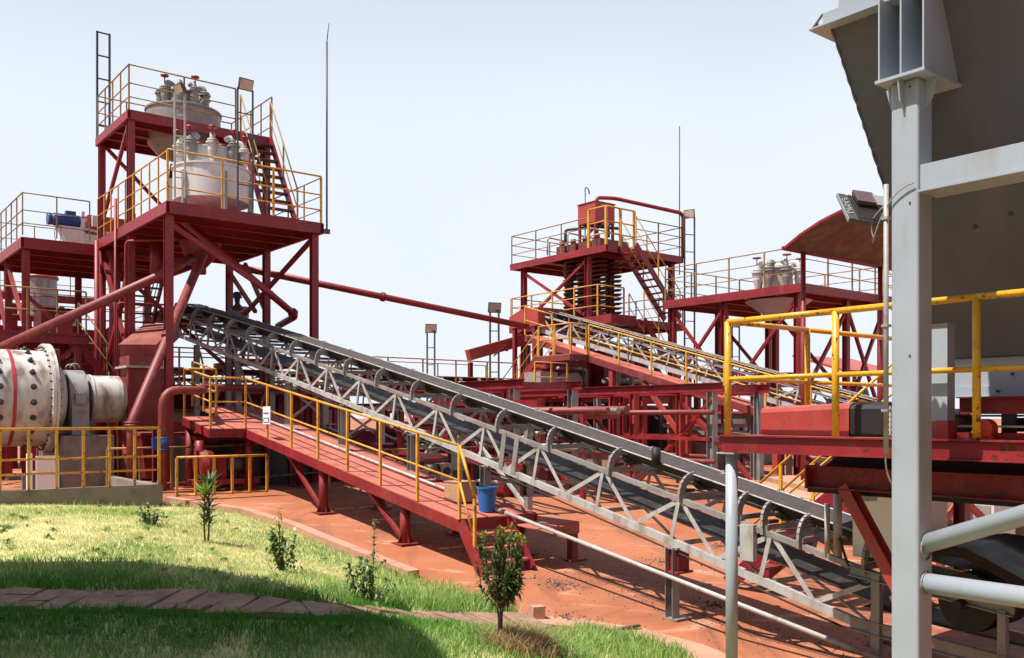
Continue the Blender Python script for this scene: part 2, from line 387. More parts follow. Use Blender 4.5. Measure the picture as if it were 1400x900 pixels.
# brick path
PATHPX = [(-420, 842), (-160, 828), (0, 824), (150, 825), (300, 830), (420, 840), (560, 850), (660, 855), (735, 858)]
PC = [solve(a, b, zg1) for a, b in PATHPX]
def resample(P, st):
    out = []; 
    for a, b in zip(P, P[1:]):
        L = math.dist(a, b); n = max(1, int(L/st)); out += [(a[0]+(b[0]-a[0])*i/n, a[1]+(b[1]-a[1])*i/n) for i in range(n)]
    return out+[P[-1]]
PR = resample(PC, .25); PW = .34
mb = MB(); rr = random.Random(3); base = MB()
def strip(i, s):
    a = PR[max(0, i-1)]; b = PR[min(len(PR)-1, i+1)]; t = V3((b[0]-a[0], b[1]-a[1])).normalized(); n = V3((-t.y, t.x)); c = V3(PR[i])+n*s; return c
for i in range(len(PR)-1):
    a, b = strip(i, -PW-.02), strip(i+1, -PW-.02); c, d = strip(i+1, PW+.02), strip(i, PW+.02)
    base.quad(*[(p.x, p.y, zg1(p.x, p.y)+.022) for p in (a, b, c, d)])
    cut = rr.choice((0, 0, 0, .1, -.12, None))
    for lo, hi in (((-PW, PW),) if cut is None or cut == 0 else ((-PW, cut-.01), (cut+.01, PW))):
        dz = rr.uniform(.03, .07); g = .03
        ps = []
        for t, s in ((g, lo), (1-g*2, lo), (1-g*2, hi), (g, hi)):
            p = strip(i, s).lerp(strip(i+1, s), t); p += V3((rr.uniform(-.025, .025), rr.uniform(-.03, .03))); ps.append((p.x, p.y, zg1(p.x, p.y)+dz-.05+rr.uniform(0, .012)))
        mb.prism(ps, (0, 0, .05))
BRICK = mat('path_brick', (.31, .185, .125), .92, 0, .3, (.17, .11, .07), .55, 3.5, .5, 30)
struct('brick_path', mb, BRICK); struct('path_bed', base, mat('path_bed_soil', (.16, .10, .06), .95))
# blades of grass
def pathdist(P):
    d = np.full(len(P), 1e9); E = np.array(PC)
    for i in range(len(E)-1):
        a, b = E[i], E[i+1]; ab = b-a; t = np.clip(((P-a)@ab)/(ab@ab), 0, 1); q = a+t[:, None]*ab; d = np.minimum(d, np.hypot(*(P-q).T))
    return d
def grassmat(name):
    m = bpy.data.materials.new(name); m.use_nodes = True; n = m.node_tree.nodes; l = m.node_tree.links; n.clear()
    o = n.new('ShaderNodeOutputMaterial'); a = n.new('ShaderNodeAttribute'); a.attribute_name = 'tint'
    d = n.new('ShaderNodeBsdfDiffuse'); t = n.new('ShaderNodeBsdfTranslucent'); x = n.new('ShaderNodeMixShader'); x.inputs[0].default_value = .38
    l.new(a.outputs['Color'], d.inputs[0]); l.new(a.outputs['Color'], t.inputs[0]); l.new(d.outputs[0], x.inputs[1]); l.new(t.outputs[0], x.inputs[2]); l.new(x.outputs[0], o.inputs[0]); return m
GM = grassmat('grass_blades')
def fnoise(P, s, o=0): return np.array([noise.noise((p[0]*s+o, p[1]*s-o, o)) for p in P])
def blades(name, P, z, h, wd, lean, col, label):
    n = len(P); a = RNG.uniform(0, 2*np.pi, n); la = RNG.uniform(0, 2*np.pi, n); ln = lean*h*RNG.uniform(.3, 1.0, n)
    ax = np.stack([np.cos(a), np.sin(a), np.zeros(n)], 1)*wd[:, None]/2; b0 = np.stack([P[:, 0], P[:, 1], z], 1)
    dl = np.stack([np.cos(la), np.sin(la), np.zeros(n)], 1)*ln[:, None]; up = np.zeros((n, 3)); up[:, 2] = h
    mid = b0+dl*.32+up*.58; tip = b0+dl+up*(1-.25*(ln/h)[:, None])
    co = np.stack([b0-ax, b0+ax, mid+ax*.75, mid-ax*.75, tip], 1).reshape(-1, 3)
    me = bpy.data.meshes.new(name); nv = n*5; me.vertices.add(nv); me.vertices.foreach_set('co', co.ravel().astype(np.float32))
    i0 = np.arange(n)*5; lo = np.stack([i0, i0+1, i0+2, i0+3, i0+3, i0+2, i0+4], 1).ravel()
    me.loops.add(n*7); me.loops.foreach_set('vertex_index', lo.astype(np.int32)); me.polygons.add(n*2)
    ls = np.stack([np.arange(n)*7, np.arange(n)*7+4], 1).ravel(); me.polygons.foreach_set('loop_start', ls.astype(np.int32))
    me.update(calc_edges=True); me.validate()
    at = me.color_attributes.new('tint', 'FLOAT_COLOR', 'POINT'); c4 = np.ones((n, 5, 4)); c4[:, :, :3] = col[:, None, :]
    at.data.foreach_set('color', c4.ravel().astype(np.float32)); me.materials.append(GM)
    ob = bpy.data.objects.new(name, me); COL.objects.link(ob); ob['kind'] = 'stuff'; ob['label'] = label; ob['category'] = 'grass'; return ob
def scatter(n, x0, x1, y0, y1, near=True):
    P = np.stack([RNG.uniform(x0, x1, n), RNG.uniform(y0, y1, n)], 1)
    vis = np.abs(P[:, 0]) < P[:, 1]*.66+1.2; P = P[vis & (P[:, 1] > 4.2)]
    keep = RNG.uniform(0, 1, len(P)) < np.clip(9.5/np.maximum(P[:, 1], 1), .25, 1.0); return P[keep]
P = scatter(330000, -12, 3.4, 4.2, 17.5); z, d, ins = zgrass(P); pd = pathdist(P); nn = fnoise(P, .55); n2 = fnoise(P, 2.6, 5.0)
ok = ins & (pd > .33+.20*n2) & (d > .02+.10*np.abs(n2)); bare = (n2+nn*.8 > .52); ok &= ~(bare & (RNG.uniform(0, 1, len(P)) < .6))
P, z, d, pd, nn, n2 = P[ok], z[ok], d[ok], pd[ok], nn[ok], n2[ok]; N = len(P)
ylw = P[:, 1]
dry = np.clip(.54+.65*nn+.45*n2, 0, 1)                                             # dry in the middle of the upper lawn
near = np.exp(-((pd-.45)/.7)**2)*.55; edge = np.exp(-(d/.8)**2)*.25; lower = (ylw < 8.4)*.45
dry = np.clip(dry-near-edge*.6-lower+RNG.normal(0, .16, N)+.10*(ylw > 10), 0, 1)
straw = np.array([.70, .68, .33]); green = np.array([.20, .37, .085]); lush_shadowed = np.array([.06, .24, .03])  # path-side green is truly greener, and also darkened for the shadow lying there
gmix = np.clip(near*1.5, 0, 1)[:, None]; gcol = green*(1-gmix)+lush_shadowed*gmix
col = gcol*(1-dry[:, None])+straw*dry[:, None]; col *= RNG.uniform(.75, 1.25, (N, 1))
h = (.045+.045*RNG.uniform(0, 1, N))*(1+.9*np.clip(near*1.7, 0, 1)+.6*edge*3*np.clip(n2+.4, 0, 1))*(1-.45*dry)
blades('lawn_grass', P, z, h, .006+.004*RNG.uniform(0, 1, N), .9, col, 'short half dry lawn grass covering the bank beside the brick path')
# taller unmown tufts along the kerb, the wall foot and the path end
T = []
def tuft(px, py, n, r, hh):
    x, y = solve(px, py, zg1)
    for _ in range(n): T.append((x+random.gauss(0, r), y+random.gauss(0, r), hh*random.uniform(.5, 1.15)))
for px, py in [(520,825),(545,820),(575,828),(600,826),(630,828),(655,830),(480,822),(690,836),(610,812),(540,800)]: tuft(px, py, 260, .22, .20)
for i in range(16): tuft(random.uniform(735, 960), random.uniform(868, 900), 260, .20, .19)
for i in range(10): tuft(random.uniform(560, 700), random.uniform(872, 905), 160, .16, .13)
for i in range(16): tuft(random.uniform(-10, 225), random.uniform(683, 692), 110, .22, .15)
for i in range(8): tuft(random.uniform(410, 640), random.uniform(770, 815), 80, .2, .13)
T = np.array(T); P = T[:, :2]; z, d, ins = zgrass(P); ok = ins & (pathdist(P) > .37); P, z, hh = P[ok], z[ok], T[ok, 2]; N = len(P)
dr = np.clip(RNG.normal(.22, .22, N), 0, 1)[:, None]; col = (green*1.1*(1-dr)+straw*dr)*RNG.uniform(.7, 1.25, (N, 1))
blades('tall_grass_tufts', P, z, hh, .007+.004*RNG.uniform(0, 1, N), .8, col, 'longer green grass tufts along the kerb and the path edge')
# a clump of dead straw-coloured grass at the path end
T = []
for px, py in [(715,888),(728,880),(722,895),(700,893),(735,893)]: tuft(px, py, 420, .11, .22)
T = np.array(T); P = T[:, :2]; z = zgrass(P)[0]; N = len(P); col = np.array([.50, .36, .19])*RNG.uniform(.5, 1.2, (N, 1))
blades('dead_grass_clump', P, z, T[:, 2], .005+.003*RNG.uniform(0, 1, N), 1.1, col, 'clump of dead straw coloured grass at the foot of the bush')
# kerb strip of dusty concrete along the slab, and the pale strip at the lower right
def ribbon(P, w0, w1, h, dz, m, name, label, cat):
    q = MB(); L = []
    for i in range(len(P)):
        a = V3(P[max(0, i-1)]); b = V3(P[min(len(P)-1, i+1)]); t = (b-a).normalized(); n = V3((-t.y, t.x)); c = V3(P[i]); L.append((c+n*w0, c+n*w1, gw(*P[i])+dz))
    for (a, b, z0), (c, d, z1) in zip(L, L[1:]):
        q.add([(a.x,a.y,z0-h),(b.x,b.y,z0-h),(d.x,d.y,z1-h),(c.x,c.y,z1-h),(a.x,a.y,z0),(b.x,b.y,z0),(d.x,d.y,z1),(c.x,c.y,z1)],
              [(4,5,6,7),(0,3,2,1),(0,1,5,4),(3,7,6,2),(0,4,7,3),(1,2,6,5)])
    me = q.mesh(name, m, (0,0,0)); ob = bpy.data.objects.new(name, me); COL.objects.link(ob)
    if label: ob['label'] = label; ob['category'] = cat
    else: ob['kind'] = 'structure'
    return ob
ribbon(EDGE[:6], -.02, .16, .25, .11, CONCR, 'kerb', 'low red dusted concrete kerb between the lawn and the plant floor', 'kerb')
ribbon([solve(a, b, gw) for a, b in [(716,846),(790,853),(870,866),(940,886),(1010,915),(1090,950)]], -.2, .22, .3, .012, CONCR, 'path_edge_strip', None, None)
# concrete plinth wall under the left fence
q = MB(); q.box(-6.0, 5.22, WALLV, WALLV+.18, .2, 1.0); q.box(5.04, 5.22, WALLV+.183, WALLV+3.4, .2, .995)
solo('plinth_wall', q, CONC, 'low stained grey concrete wall carrying the yellow fence beside the mill', 'wall', (0, WALLV, .2))
# raised slab behind the kerb
q = MB(); q.box(5.4, 9.6, 16.2, 22.2, .3, .70); q.box(5.9, 9.8, 17.9, 22.0, .69, .80)
struct('floor_slab', q, CONCR)
# ================================================================ MAIN INCLINED CONVEYOR
def conveyor(root, u0, u1, va, vb, zf, th, panel, m_top, m_bot, m_br, idler, lift=.29, bw=.09, lat=.055, brk=True, bi=.17):
    n = max(2, round((vb-va)/panel)); vsn = [va+(vb-va)*i/n for i in range(n+1)]
    sl = lambda v: (zf(v+.1)-zf(v-.1))/.2
    for uu, sd in ((u0, 1), (u1, -1)):
        tr = MB(); tr2 = MB(); fine = [va+(vb-va)*i/(2*n) for i in range(2*n+1)]
        for a, b in zip(fine, fine[1:]):
            tr.prof((uu, a, zf(a)), (uu, b, zf(b)), [(-.004,-bw/2),(.004,-bw/2),(.004,bw/2-.006),(.055,bw/2-.006),(.055,bw/2),(-.004,bw/2)] if True else None)
            tr2.prof((uu, a, zf(a)+th), (uu, b, zf(b)+th), [(-.004,-.055),(.004,-.055),(.004,-.008),(.06,-.008),(.06,0),(-.004,0)])
        t1 = part('bottom_chord', tr, m_bot, root); t2 = part('top_chord', tr2, m_top, root)
        for i in range(n+1):
            v = vsn[i]; off = sl(v)*th
            top = (uu, v, zf(v)+th-.03); bot = (uu, min(v+off, vb+.1), zf(v+off)+.02)
            q = MB(); q.angle(top, bot, lat, .006, (1,0,0)); part('upright', q, m_br, t2)
            for dv in (-.5, .5):
                vv = v+dv*(vb-va)/n
                if vv < va-.01 or vv > vb+.01: continue
                q = MB(); q.angle((uu+.012*sd, v, zf(v)+th-.03), (uu+.012*sd, vv+off, zf(vv+off)+.02), lat, .006, (1,0,0)); part('diagonal', q, m_br, t2)
    q = MB()
    for v in vsn: q.bar((u0+.06, v, zf(v)+.01), (u1-.06, v, zf(v)+.01), .05, .05); q.bar((u0+.07, v, zf(v)+th-.04), (u1-.07, v, zf(v)+th-.04), .06, .05)
    for a, b in zip(vsn, vsn[1:]): q.bar((u0+.08, a, zf(a)-.02), (u1-.08, b, zf(b)-.02), .03, .02)
    part('cross_beams', q, m_br, root)
    N = max(8, int((vb-va)/.5)); vv = [va-.2+(vb-va+.4)*i/N for i in range(N+1)]
    L = th+lift; pts = [(u0+bi, L), (u0+bi+.03, L-.015), (u0+bi+.17, L-.12), (u1-bi-.17, L-.12), (u1-bi-.03, L-.015), (u1-bi, L)]
    q = MB(); pr = pts+[(a, b-.016) for a, b in pts[::-1]]; m = len(pr)
    q.add([(a, v, zf(v)+b) for v in vv for a, b in pr], [(i*m+j, i*m+(j+1) % m, (i+1)*m+(j+1) % m, (i+1)*m+j) for i in range(N) for j in range(m)])
    bl = part('belt', q, BELT, root); q = MB()
    for uu, sd in ((u0, 1), (u1, -1)): q.tube([(uu+(bi-.005)*sd, v, zf(v)+L) for v in vv], .011, 5)
    part('worn_edge', q, GALVL, bl)
    q = MB(); q.add([(a, v, zf(v)+th*.42+b) for v in vv for a, b in ((u0+.12, 0), (u1-.12, 0), (u1-.12, .012), (u0+.12, .012))], [(i*4+j, i*4+(j+1) % 4, (i+1)*4+(j+1) % 4, (i+1)*4+j) for i in range(N) for j in range(4)])
    part('return_belt', q, BELT, root)
    v = va+.15
    ri = random.Random(int(u0*10))
    while v < vb and brk:
        q = MB(); z0 = zf(v)+th; tl = ri.uniform(-.05, .05)
        for uu, sd in ((u0, 1), (u1, -1)):
            c = bez((uu-.005*sd, v, z0-.05), (uu-.03*sd, v+tl*.5, z0+lift*.85), (uu+(bi+.02)*sd, v+tl, z0+lift-.025), 7)
            for a, b in zip(c, c[1:]): q.bar(a, b, .095, .035, (0,1,0))
            q.bar(c[-1], c[-1]+V3((.05*sd, 0, -.05)), .03, .08, (0,1,0))
        q.bar((u0, v, z0+.02), (u1, v, z0+.02), .07, .05)
        ib = part('idler_bracket', q, GALV, root)
        r = MB(); z1 = z0+lift-.12-.055
        r.tube([(u0+bi+.17, v, z1), (u1-bi-.17, v, z1)], .042, 10); r.tube([(u0+bi+.04, v, z1+.095), (u0+bi+.155, v, z1+.012)], .042, 10); r.tube([(u1-bi-.04, v, z1+.095), (u1-bi-.155, v, z1+.012)], .042, 10); r.box(u0+.04, u0+bi+.05, v-.03, v+.03, z1-.05, z1-.01); r.box(u1-bi-.05, u1-.04, v-.03, v+.03, z1-.05, z1-.01)
        part('idler_rollers', r, DARKM, ib)
        v += idler
    return L
cu0, cu1 = 8.4, 9.32
cA = PU(238, 457, cu0); cB = PU(1203, 866, cu0); CVA, CVB = cB[1], cA[1]
def zc(v):
    t = (v-CVA)/(CVB-CVA); return cB[2]+(cA[2]-cB[2])*t+.30*t*(1-t)
conv = thing('inclined_conveyor', 'long grey lattice frame belt conveyor rising across the foreground over the red walkway', 'conveyor', (cu0, CVA, gz(CVA)))
TH = .58
LIFT = conveyor(conv, cu0, cu1, CVA, CVB, zc, TH, 1.27, GALV, GALVL, GALVL, 1.2)
for v in (CVA+.9, CVA+1.7):                       # the closer idlers of the loading zone
    q = MB(); z0 = zc(v)+TH
    for uu, sd in ((cu0, 1), (cu1, -1)):
        c = bez((uu-.005*sd, v, z0-.05), (uu-.03*sd, v, z0+.25), (uu+.19*sd, v, z0+LIFT-TH-.025), 7)
        for a, b in zip(c, c[1:]): q.bar(a, b, .095, .035, (0,1,0))
    q.bar((cu0, v, z0+.03), (cu1, v, z0+.03), .07, .05)
    part('idler_bracket', q, GALV, conv)
# head and tail pulleys
q = MB(); zt = zc(CVB)+TH+.12; q.tube([(cu0+.1, CVB+.15, zt), (cu1-.1, CVB+.15, zt)], .2, 20); q.tube([(cu0-.12, CVB+.15, zt), (cu1+.12, CVB+.15, zt)], .04, 10)
part('head_pulley', q, DARKM, conv)
TPV, TPZ = 3.95, .50
q = MB(); q.tube([(cu0+.06, TPV, TPZ), (cu1-.06, TPV, TPZ)], .27, 28); q.tube([(cu0-.15, TPV, TPZ), (cu1+.15, TPV, TPZ)], .045, 12)
part('tail_pulley', q, BLACK, conv)
q = MB(); za = zc(CVA)+LIFT-.1                      # tail section of the belt wrapping the pulley
path = [(CVA-.15, za), (4.5, TPZ+.34), (4.15, TPZ+.29)]+[(TPV+.285*math.cos(a), TPZ+.285*math.sin(a)) for a in [math.pi/2+math.pi*i/10 for i in range(11)]]+[(4.3, TPZ-.26), (CVA+.3, zc(CVA)+.2)]
m_ = len(path); q.add([(u, v, z) for v, z in path for u in (cu0+.17, cu1-.17)], [(2*i, 2*i+1, 2*i+3, 2*i+2) for i in range(m_-1)], True)
part('tail_belt', q, BELT, conv)
q = MB()
for u in (cu0-.02, cu1+.02):
    q.channel((u, CVA+.3, zc(CVA)+.06), (u, 3.3, .02), .05, .13, .01); q.channel((u, CVA+.3, zc(CVA)+TH), (u, 3.5, .50), .05, .09, .01); q.bar((u, 3.6, -.33), (u, 3.6, .5), .07)
    q.bar((u, CVA+.02, zc(CVA)-.45), (u, CVA+.02, zc(CVA)+TH), .09, .07, (1,0,0))
part('tail_frame', q, GALV, conv)
# supports: grey feet, and trestles over the walkway
for v, base in ((PU(921, 760, cu0)[1], None), (11.2, 'w'), (13.3, 'w'), (15.8, 'w'), (18.2, 'w'), (21.0, None), (23.8, None)):
    for uu in ((cu0+.04, cu1-.04) if v > 9 else (cu0+.04,)):
        zb = gz(v) if base is None else .85+(v-10.65)*.156
        q = MB(); q.channel((uu, v, zb+.02), (uu, v, zc(v)-.05), .13, .12, .01, (0,1,0)); q.box(uu-.13, uu+.15, v-.13, v+.13, zb, zb+.02); q.box(uu-.1, uu+.14, v-.1, v+.1, zc(v)-.07, zc(v)-.045)
        part('support_leg', q, GALV, conv)
    if v < 9:
        q = MB(); q.box(cu0-.02, cu0+.18, v-.09, v+.09, zc(v)-.33, zc(v)-.075); q.box(cu0-.07, cu0+.22, v-.12, v+.12, zc(v)-.36, zc(v)-.335); part('support_block', q, RED, conv); continue
    zb = gz(v) if base is None else .85+(v-10.65)*.156; q = MB()
    q.bar((cu0+.08, v+.05, zb+.15), (cu1-.08, v+.05, zc(v)-.2), .05, .012, (0,1,0)); q.bar((cu0+.08, v+.07, zc(v)-.2), (cu1-.08, v+.07, zb+.15), .05, .012, (0,1,0))
    part('cross_brace', q, GALV, conv)
# hanging counterweight plate, switch, cable, cross joint
p = PU(1022, 742, cu0-.03); q = MB(); q.box(p[0]-.02, p[0]+.05, p[1]-.09, p[1]+.09, p[2]-.2, p[2]+.2); part('hanging_plate', q, GALVL, conv)
p = PU(1042, 735, cu0+.1); q = MB(); q.tube([(p[0], p[1], p[2]-.11), (p[0], p[1], p[2]+.11)], .045, 10); q.tube([(p[0], p[1], p[2]-.02), (p[0], p[1], p[2]+.03)], .06, 10); part('pull_switch', q, DARKM, conv)
q = MB(); c0 = PU(1148, 735, cu0); c1 = PU(1205, 782, cu0); q.tube(bez(c0, (c0[0], c0[1]-.2, c0[2]-.7), c1, 12), .014, 6); q.tube([(cu0-.02, v, zc(v)-.09) for v in np.linspace(CVA+.4, CVB-3, 20)], .012, 5); part('cable', q, BLACK, conv)
for vx in (10.45, 10.75):
    q = MB(); q.bar((cu0-.008, vx, zc(vx)+TH-.03), (cu0-.008, vx+.1, zc(vx)+.02), .10, .008, (1,0,0)); part('splice_plate', q, GALV, conv)
p = PU(897, 630, cu0+.1); q = MB(); q.tube([(p[0], p[1], p[2]-.05), (p[0], p[1], p[2]+.16)], .06, 10); part('guide_roller', q, BLACK, conv)
# head chute lip
q = MB(); h = PU(216, 424, 8.0); q.box(8.1, 9.6, CVB+.2, CVB+.75, zc(CVB)+.35, zc(CVB)+.62); q.box(8.05, 9.65, CVB+.15, CVB+.85, zc(CVB)+.625, zc(CVB)+.66); part('head_chute', q, RED, conv)
# ore on the belt
q = MB(); N = 70; va_, vb_ = CVA+.2, CVB-.1; S = []
for i in range(N+1):
    v = va_+(vb_-va_)*i/N; L = zc(v)+LIFT; j = .018*noise.noise((v*2.2, 1.3, 0))+.012*noise.noise((v*6, 4.1, 0))
    for t in np.linspace(0, 1, 9):
        u = cu0+.19+(cu1-cu0-.38)*t; S.append((u, v, L-.022+(.04+j*.7)*math.sin(math.pi*t)**.75+.012*noise.noise((v*9, t*6, 3))))
q.add(S, [(i*9+j, i*9+j+1, (i+1)*9+j+1, (i+1)*9+j) for i in range(N) for j in range(8)], True)
solo('crushed_ore', q, ORE, 'brown grey crushed ore lying along the belt of the foreground conveyor', 'ore', (cu0, CVA, 0), None, 'stuff')
# ================================================================ RED WALKWAY UNDER THE CONVEYOR
wk = thing('access_walkway', 'dusty red sloping steel walkway with yellow handrails and a short stair', 'walkway', (7.48, 10.65, gz(10.65)))
zw = lambda v: .74+(v-10.65)*.157
WU0, WU1, WV0, WV1 = 7.48, 8.95, 10.65, 18.4
def slab(q, u0, u1, va, vb, t=.012): q.prof((u0+(u1-u0)/2, va, zw(va)-t/2), (u0+(u1-u0)/2, vb, zw(vb)-t/2), [(-(u1-u0)/2,-t/2),((u1-u0)/2,-t/2),((u1-u0)/2,t/2),(-(u1-u0)/2,t/2)])
vv = list(np.linspace(WV0, 21.6, 10)); q = MB()
for a, b in zip(vv, vv[1:]): slab(q, WU0+.01, WU1-.01, a+.006, b-.006)
part('deck_plate', q, DECK, wk)
q = MB(); slab(q, 6.73, WU0-.004, 18.4, 19.18); slab(q, 6.73, WU0-.004, 19.19, 20.0); part('landing_plate', q, DECK, wk)
q = MB(); q.channel((WU0, WV0, zw(WV0)-.10), (WU0, WV1, zw(WV1)-.10), .06, .17, .012); q.channel((WU1, WV0, zw(WV0)-.10), (WU1, 21.6, zw(21.6)-.10), .06, .17, .012, side=-1)
q.channel((WU0+.07, WV0, zw(WV0)-.1), (WU1-.07, WV0, zw(WV0)-.1), .05, .16, .012, side=-1); q.bar((6.73, 18.38, zw(18.4)-.1), (WU0-.01, 18.38, zw(18.4)-.1), .03, .17); q.channel((6.72, 18.4, zw(18.4)-.1), (6.72, 20.0, zw(20)-.1), .06, .17, .012)
part('edge_beam', q, RED, wk)
q = MB()
for v in np.arange(11.3, 21.5, .9): q.bar((WU0+.08, v, zw(v)-.09), (WU1-.08, v, zw(v)-.09), .05, .12)
part('floor_joists', q, RED, wk)
for u, v in ((7.62, 15.1), (7.62, 12.3), (8.86, 10.95), (8.86, 12.6), (8.86, 15.2), (7.62, 18.5), (8.86, 18.7), (6.85, 19.9)):
    q = MB(); q.tube([(u, v, gz(v)+.02), (u, v, zw(v)-.19)], .085, 12); q.box(u-.17, u+.17, v-.17, v+.17, gz(v), gz(v)+.025)
    for a, b in ((.1,0),(-.1,0),(0,.1),(0,-.1)): q.prism([(u+a*.8,v+b*.8,gz(v)+.025),(u+a*1.5,v+b*1.5,gz(v)+.025),(u+a*.8,v+b*.8,gz(v)+.17)], (b*.1,a*.1,0))
    part('leg', q, RED, wk)
for a, b in (((7.62, 16.6, zw(16.6)-.2), (7.62, 15.2, gz(15.1)+.1)), ((7.62, 13.5, zw(13.5)-.2), (7.62, 12.4, gz(12.3)+.1)), ((7.62, 19.6, zw(19.6)-.2), (7.62, 18.6, gz(18.5)+.1))):
    q = MB(); q.bar(a, b, .06); part('brace', q, RED, wk)
railing(wk, [(7.5, v, zw(v)) for v in (10.65, 18.4)]+[(6.76, 18.42, zw(18.42)), (6.76, 19.97, zw(19.97))], 1.05, (.55,), .022, YEL, 1.09)
railing(wk, [(6.76, 19.97, zw(19.97)), (7.46, 19.97, zw(19.97)), (7.46, 21.5, zw(21.5))], 1.05, (.55,), .022, YEL, .8)
q = MB(); q.tube([(8.3, 10.7, zw(10.7)+.05), (8.3, 20.5, zw(20.5)+.05)], .028, 8); part('floor_conduit', q, GALVL, wk)
q = MB(); q.tube([(8.3, 10.6, zw(10.7)+.04), (8.25, 4.2, -.22)], .028, 8); part('water_pipe', q, GALVL, wk)
# stair at the lower end
T0 = (7.5, 10.62, zw(10.65)-.05); B0 = (7.5, 10.10, gz(10.1)+.02); q = MB()
for k in (0, .88): q.bar((T0[0]+k, T0[1], T0[2]), (B0[0]+k, B0[1], B0[2]), .05, .17)
st = part('staircase', q, RED, wk)
for t in (.25, .52, .79):
    p = lerp(T0, B0, t); q = MB(); q.box(p[0]+.03, p[0]+.85, p[1]-.10, p[1]+.10, p[2]-.015, p[2]+.015); part('tread', q, DECK, st)
q = MB(); a = (7.5, 10.65, zw(10.65)+1.05); b = (7.5, 10.28, zw(10.65)+.28+.05); c = (7.5, 10.28, gz(10.2)+.32)
q.tube([a, b], .022, 8); q.tube([(7.5, 10.65, zw(10.65)+.55), (7.5, 10.33, zw(10.65)-.18)], .018, 8); q.bar(b, c, .045, .036, (1,0,0)); part('stair_railing', q, YEL, wk)
# low rear deck beside the stair
q = MB(); q.box(8.96, 9.5, 10.3, 11.5, .585, .60); q.box(8.4, 8.95, 10.0, 10.6, .585, .598); q.channel((8.98, 10.3, .5), (9.5, 10.3, .5), .05, .16, .012, side=-1); part('side_deck', q, DECK, wk)
for u in (9.4,): q = MB(); q.bar((u, 10.35, gz(10.3)), (u, 10.35, .42), .12); q.box(u-.16, u+.16, 10.2, 10.5, gz(10.3), gz(10.3)+.02); part('leg', q, RED, wk)
# sign, box, bucket, motor
p = PU(365, 568, 7.44); sg = thing('notice_board', 'small white notice with a blue framed panel fixed to the walkway handrail', 'sign', (p[0], p[1], p[2]-.17))
q = MB(); q.box(p[0]-.012, p[0], p[1]-.175, p[1]+.175, p[2]-.175, p[2]+.175); part('board', q, SIGNW, sg)
q = MB(); u = p[0]-.016
for a, b, c, d in ((-.14,.14,-.145,-.128),(-.14,.14,-.062,-.045),(.118,.14,-.128,-.062),(-.14,-.09,-.128,-.062)): q.box(u, u+.003, p[1]+a, p[1]+b, p[2]+c, p[2]+d)
part('blue_frame', q, SIGNB, sg); q = MB()
for i in range(9): q.box(u, u+.003, p[1]+.14-.031*i-.022, p[1]+.14-.031*i, p[2]+.035, p[2]+.035+(.018 if i % 3 else .026))
q.box(u, u+.003, p[1]-.10, p[1]+.10, p[2]+.026, p[2]+.029); part('lettering', q, INK, sg)
p = PU(634, 694, 8.25); bz = zw(p[1]); q = MB(); q.box(8.02, 8.36, p[1]-.17, p[1]+.2, bz, bz+.30); q.box(8.01, 8.37, p[1]-.18, p[1]+.02, bz+.302, bz+.315); q.box(8.01, 8.37, p[1]+.024, p[1]+.21, bz+.302, bz+.312)
solo('cardboard_box', q, WOOD, 'tan cardboard box standing on the red walkway beside the blue bucket', 'box', (8.2, p[1], bz))
p = (8.2, 10.93, 0); bz = zw(p[1]); bk = thing('bucket', 'blue plastic bucket at the lower end of the red walkway', 'bucket', (p[0], p[1], bz))
q = MB(); q.lathe((p[0], p[1], bz), [(.001,.004),(.115,.004),(.115,0),(.15,.34),(.165,.345),(.165,.37),(.145,.372),(.143,.34),(.11,.02),(.001,.02)], 24); part('body', q, BUCKET, bk)
q = MB(); q.tube([(p[0]+.16*math.cos(a), p[1], bz+.345-.15*math.sin(a)) for a in np.linspace(0, math.pi, 10)], .006, 5); part('handle', q, GALV, bk)
p = PU(606, 632, 8.8); bz = zw(p[1])
mo = thing('gear_motor', 'small grey gear motor on the walkway below the conveyor', 'motor', (p[0], p[1], bz)); q = MB(); q.box(p[0]-.11, p[0]+.11, p[1]-.11, p[1]+.11, bz+.02, bz+.3); part('gearbox', q, GREYM, mo)
q = MB(); q.tube([(p[0]-.35, p[1], bz+.2), (p[0]-.115, p[1], bz+.2)], .09, 14); part('motor_body', q, DARKM, mo)
q = MB(); q.tube([(p[0]+.0, p[1]-.13, bz+.17), (p[0], p[1]-.11, bz+.17)], .07, 14); part('flange', q, BLACK, mo)
# ================================================================ LEFT PROCESS TOWER
Z1, Z2 = 6.7, 9.33
tw = thing('process_tower', 'tall dark red two deck steel tower carrying two white cyclone tanks', 'tower', (6.25, 19.3, gz(19)))
platform(tw, 6.15, 9.75, 19.3, 24.85, Z1, [(6.27,19.5),(9.6,19.5),(6.27,22.2),(9.6,22.2),(6.27,24.7),(9.6,24.7)],
    [((9.6,19.6,6.35),(9.6,23.6,4.95)), ((9.6,24.75,6.25),(9.6,22.9,4.95)), ((9.6,22.25,4.9),(9.6,23.6,6.3)), ((6.3,19.6,6.3),(8.6,19.6,5.0)), ((6.3,24.7,6.3),(6.3,22.3,3.4)), ((6.3,22.2,6.0),(6.3,24.6,3.2)),
     ((6.4,24.7,6.2),(9.5,24.7,3.6)), ((6.3,22.3,3.2),(6.3,24.6,.9)), ((6.3,24.6,3.0),(6.3,22.3,.9)), ((6.4,24.7,3.4),(9.5,24.7,3.4))], beam=.24, lw=.16)
q = MB()
for u, v in ((6.27,22.2),(9.6,22.2),(6.27,24.7),(9.6,24.7)):
    q = MB(); q.ibeam((u, v, Z1+.004), (u, v, Z2-.225), .15, .15, .014, (0,1,0)); part('upper_leg', q, RED, tw)
q = MB(); q.box(6.17, 9.68, 22.07, 24.83, Z2-.012, Z2); part('upper_deck_plate', q, RED, tw)
q = MB(); zb = Z2-.12
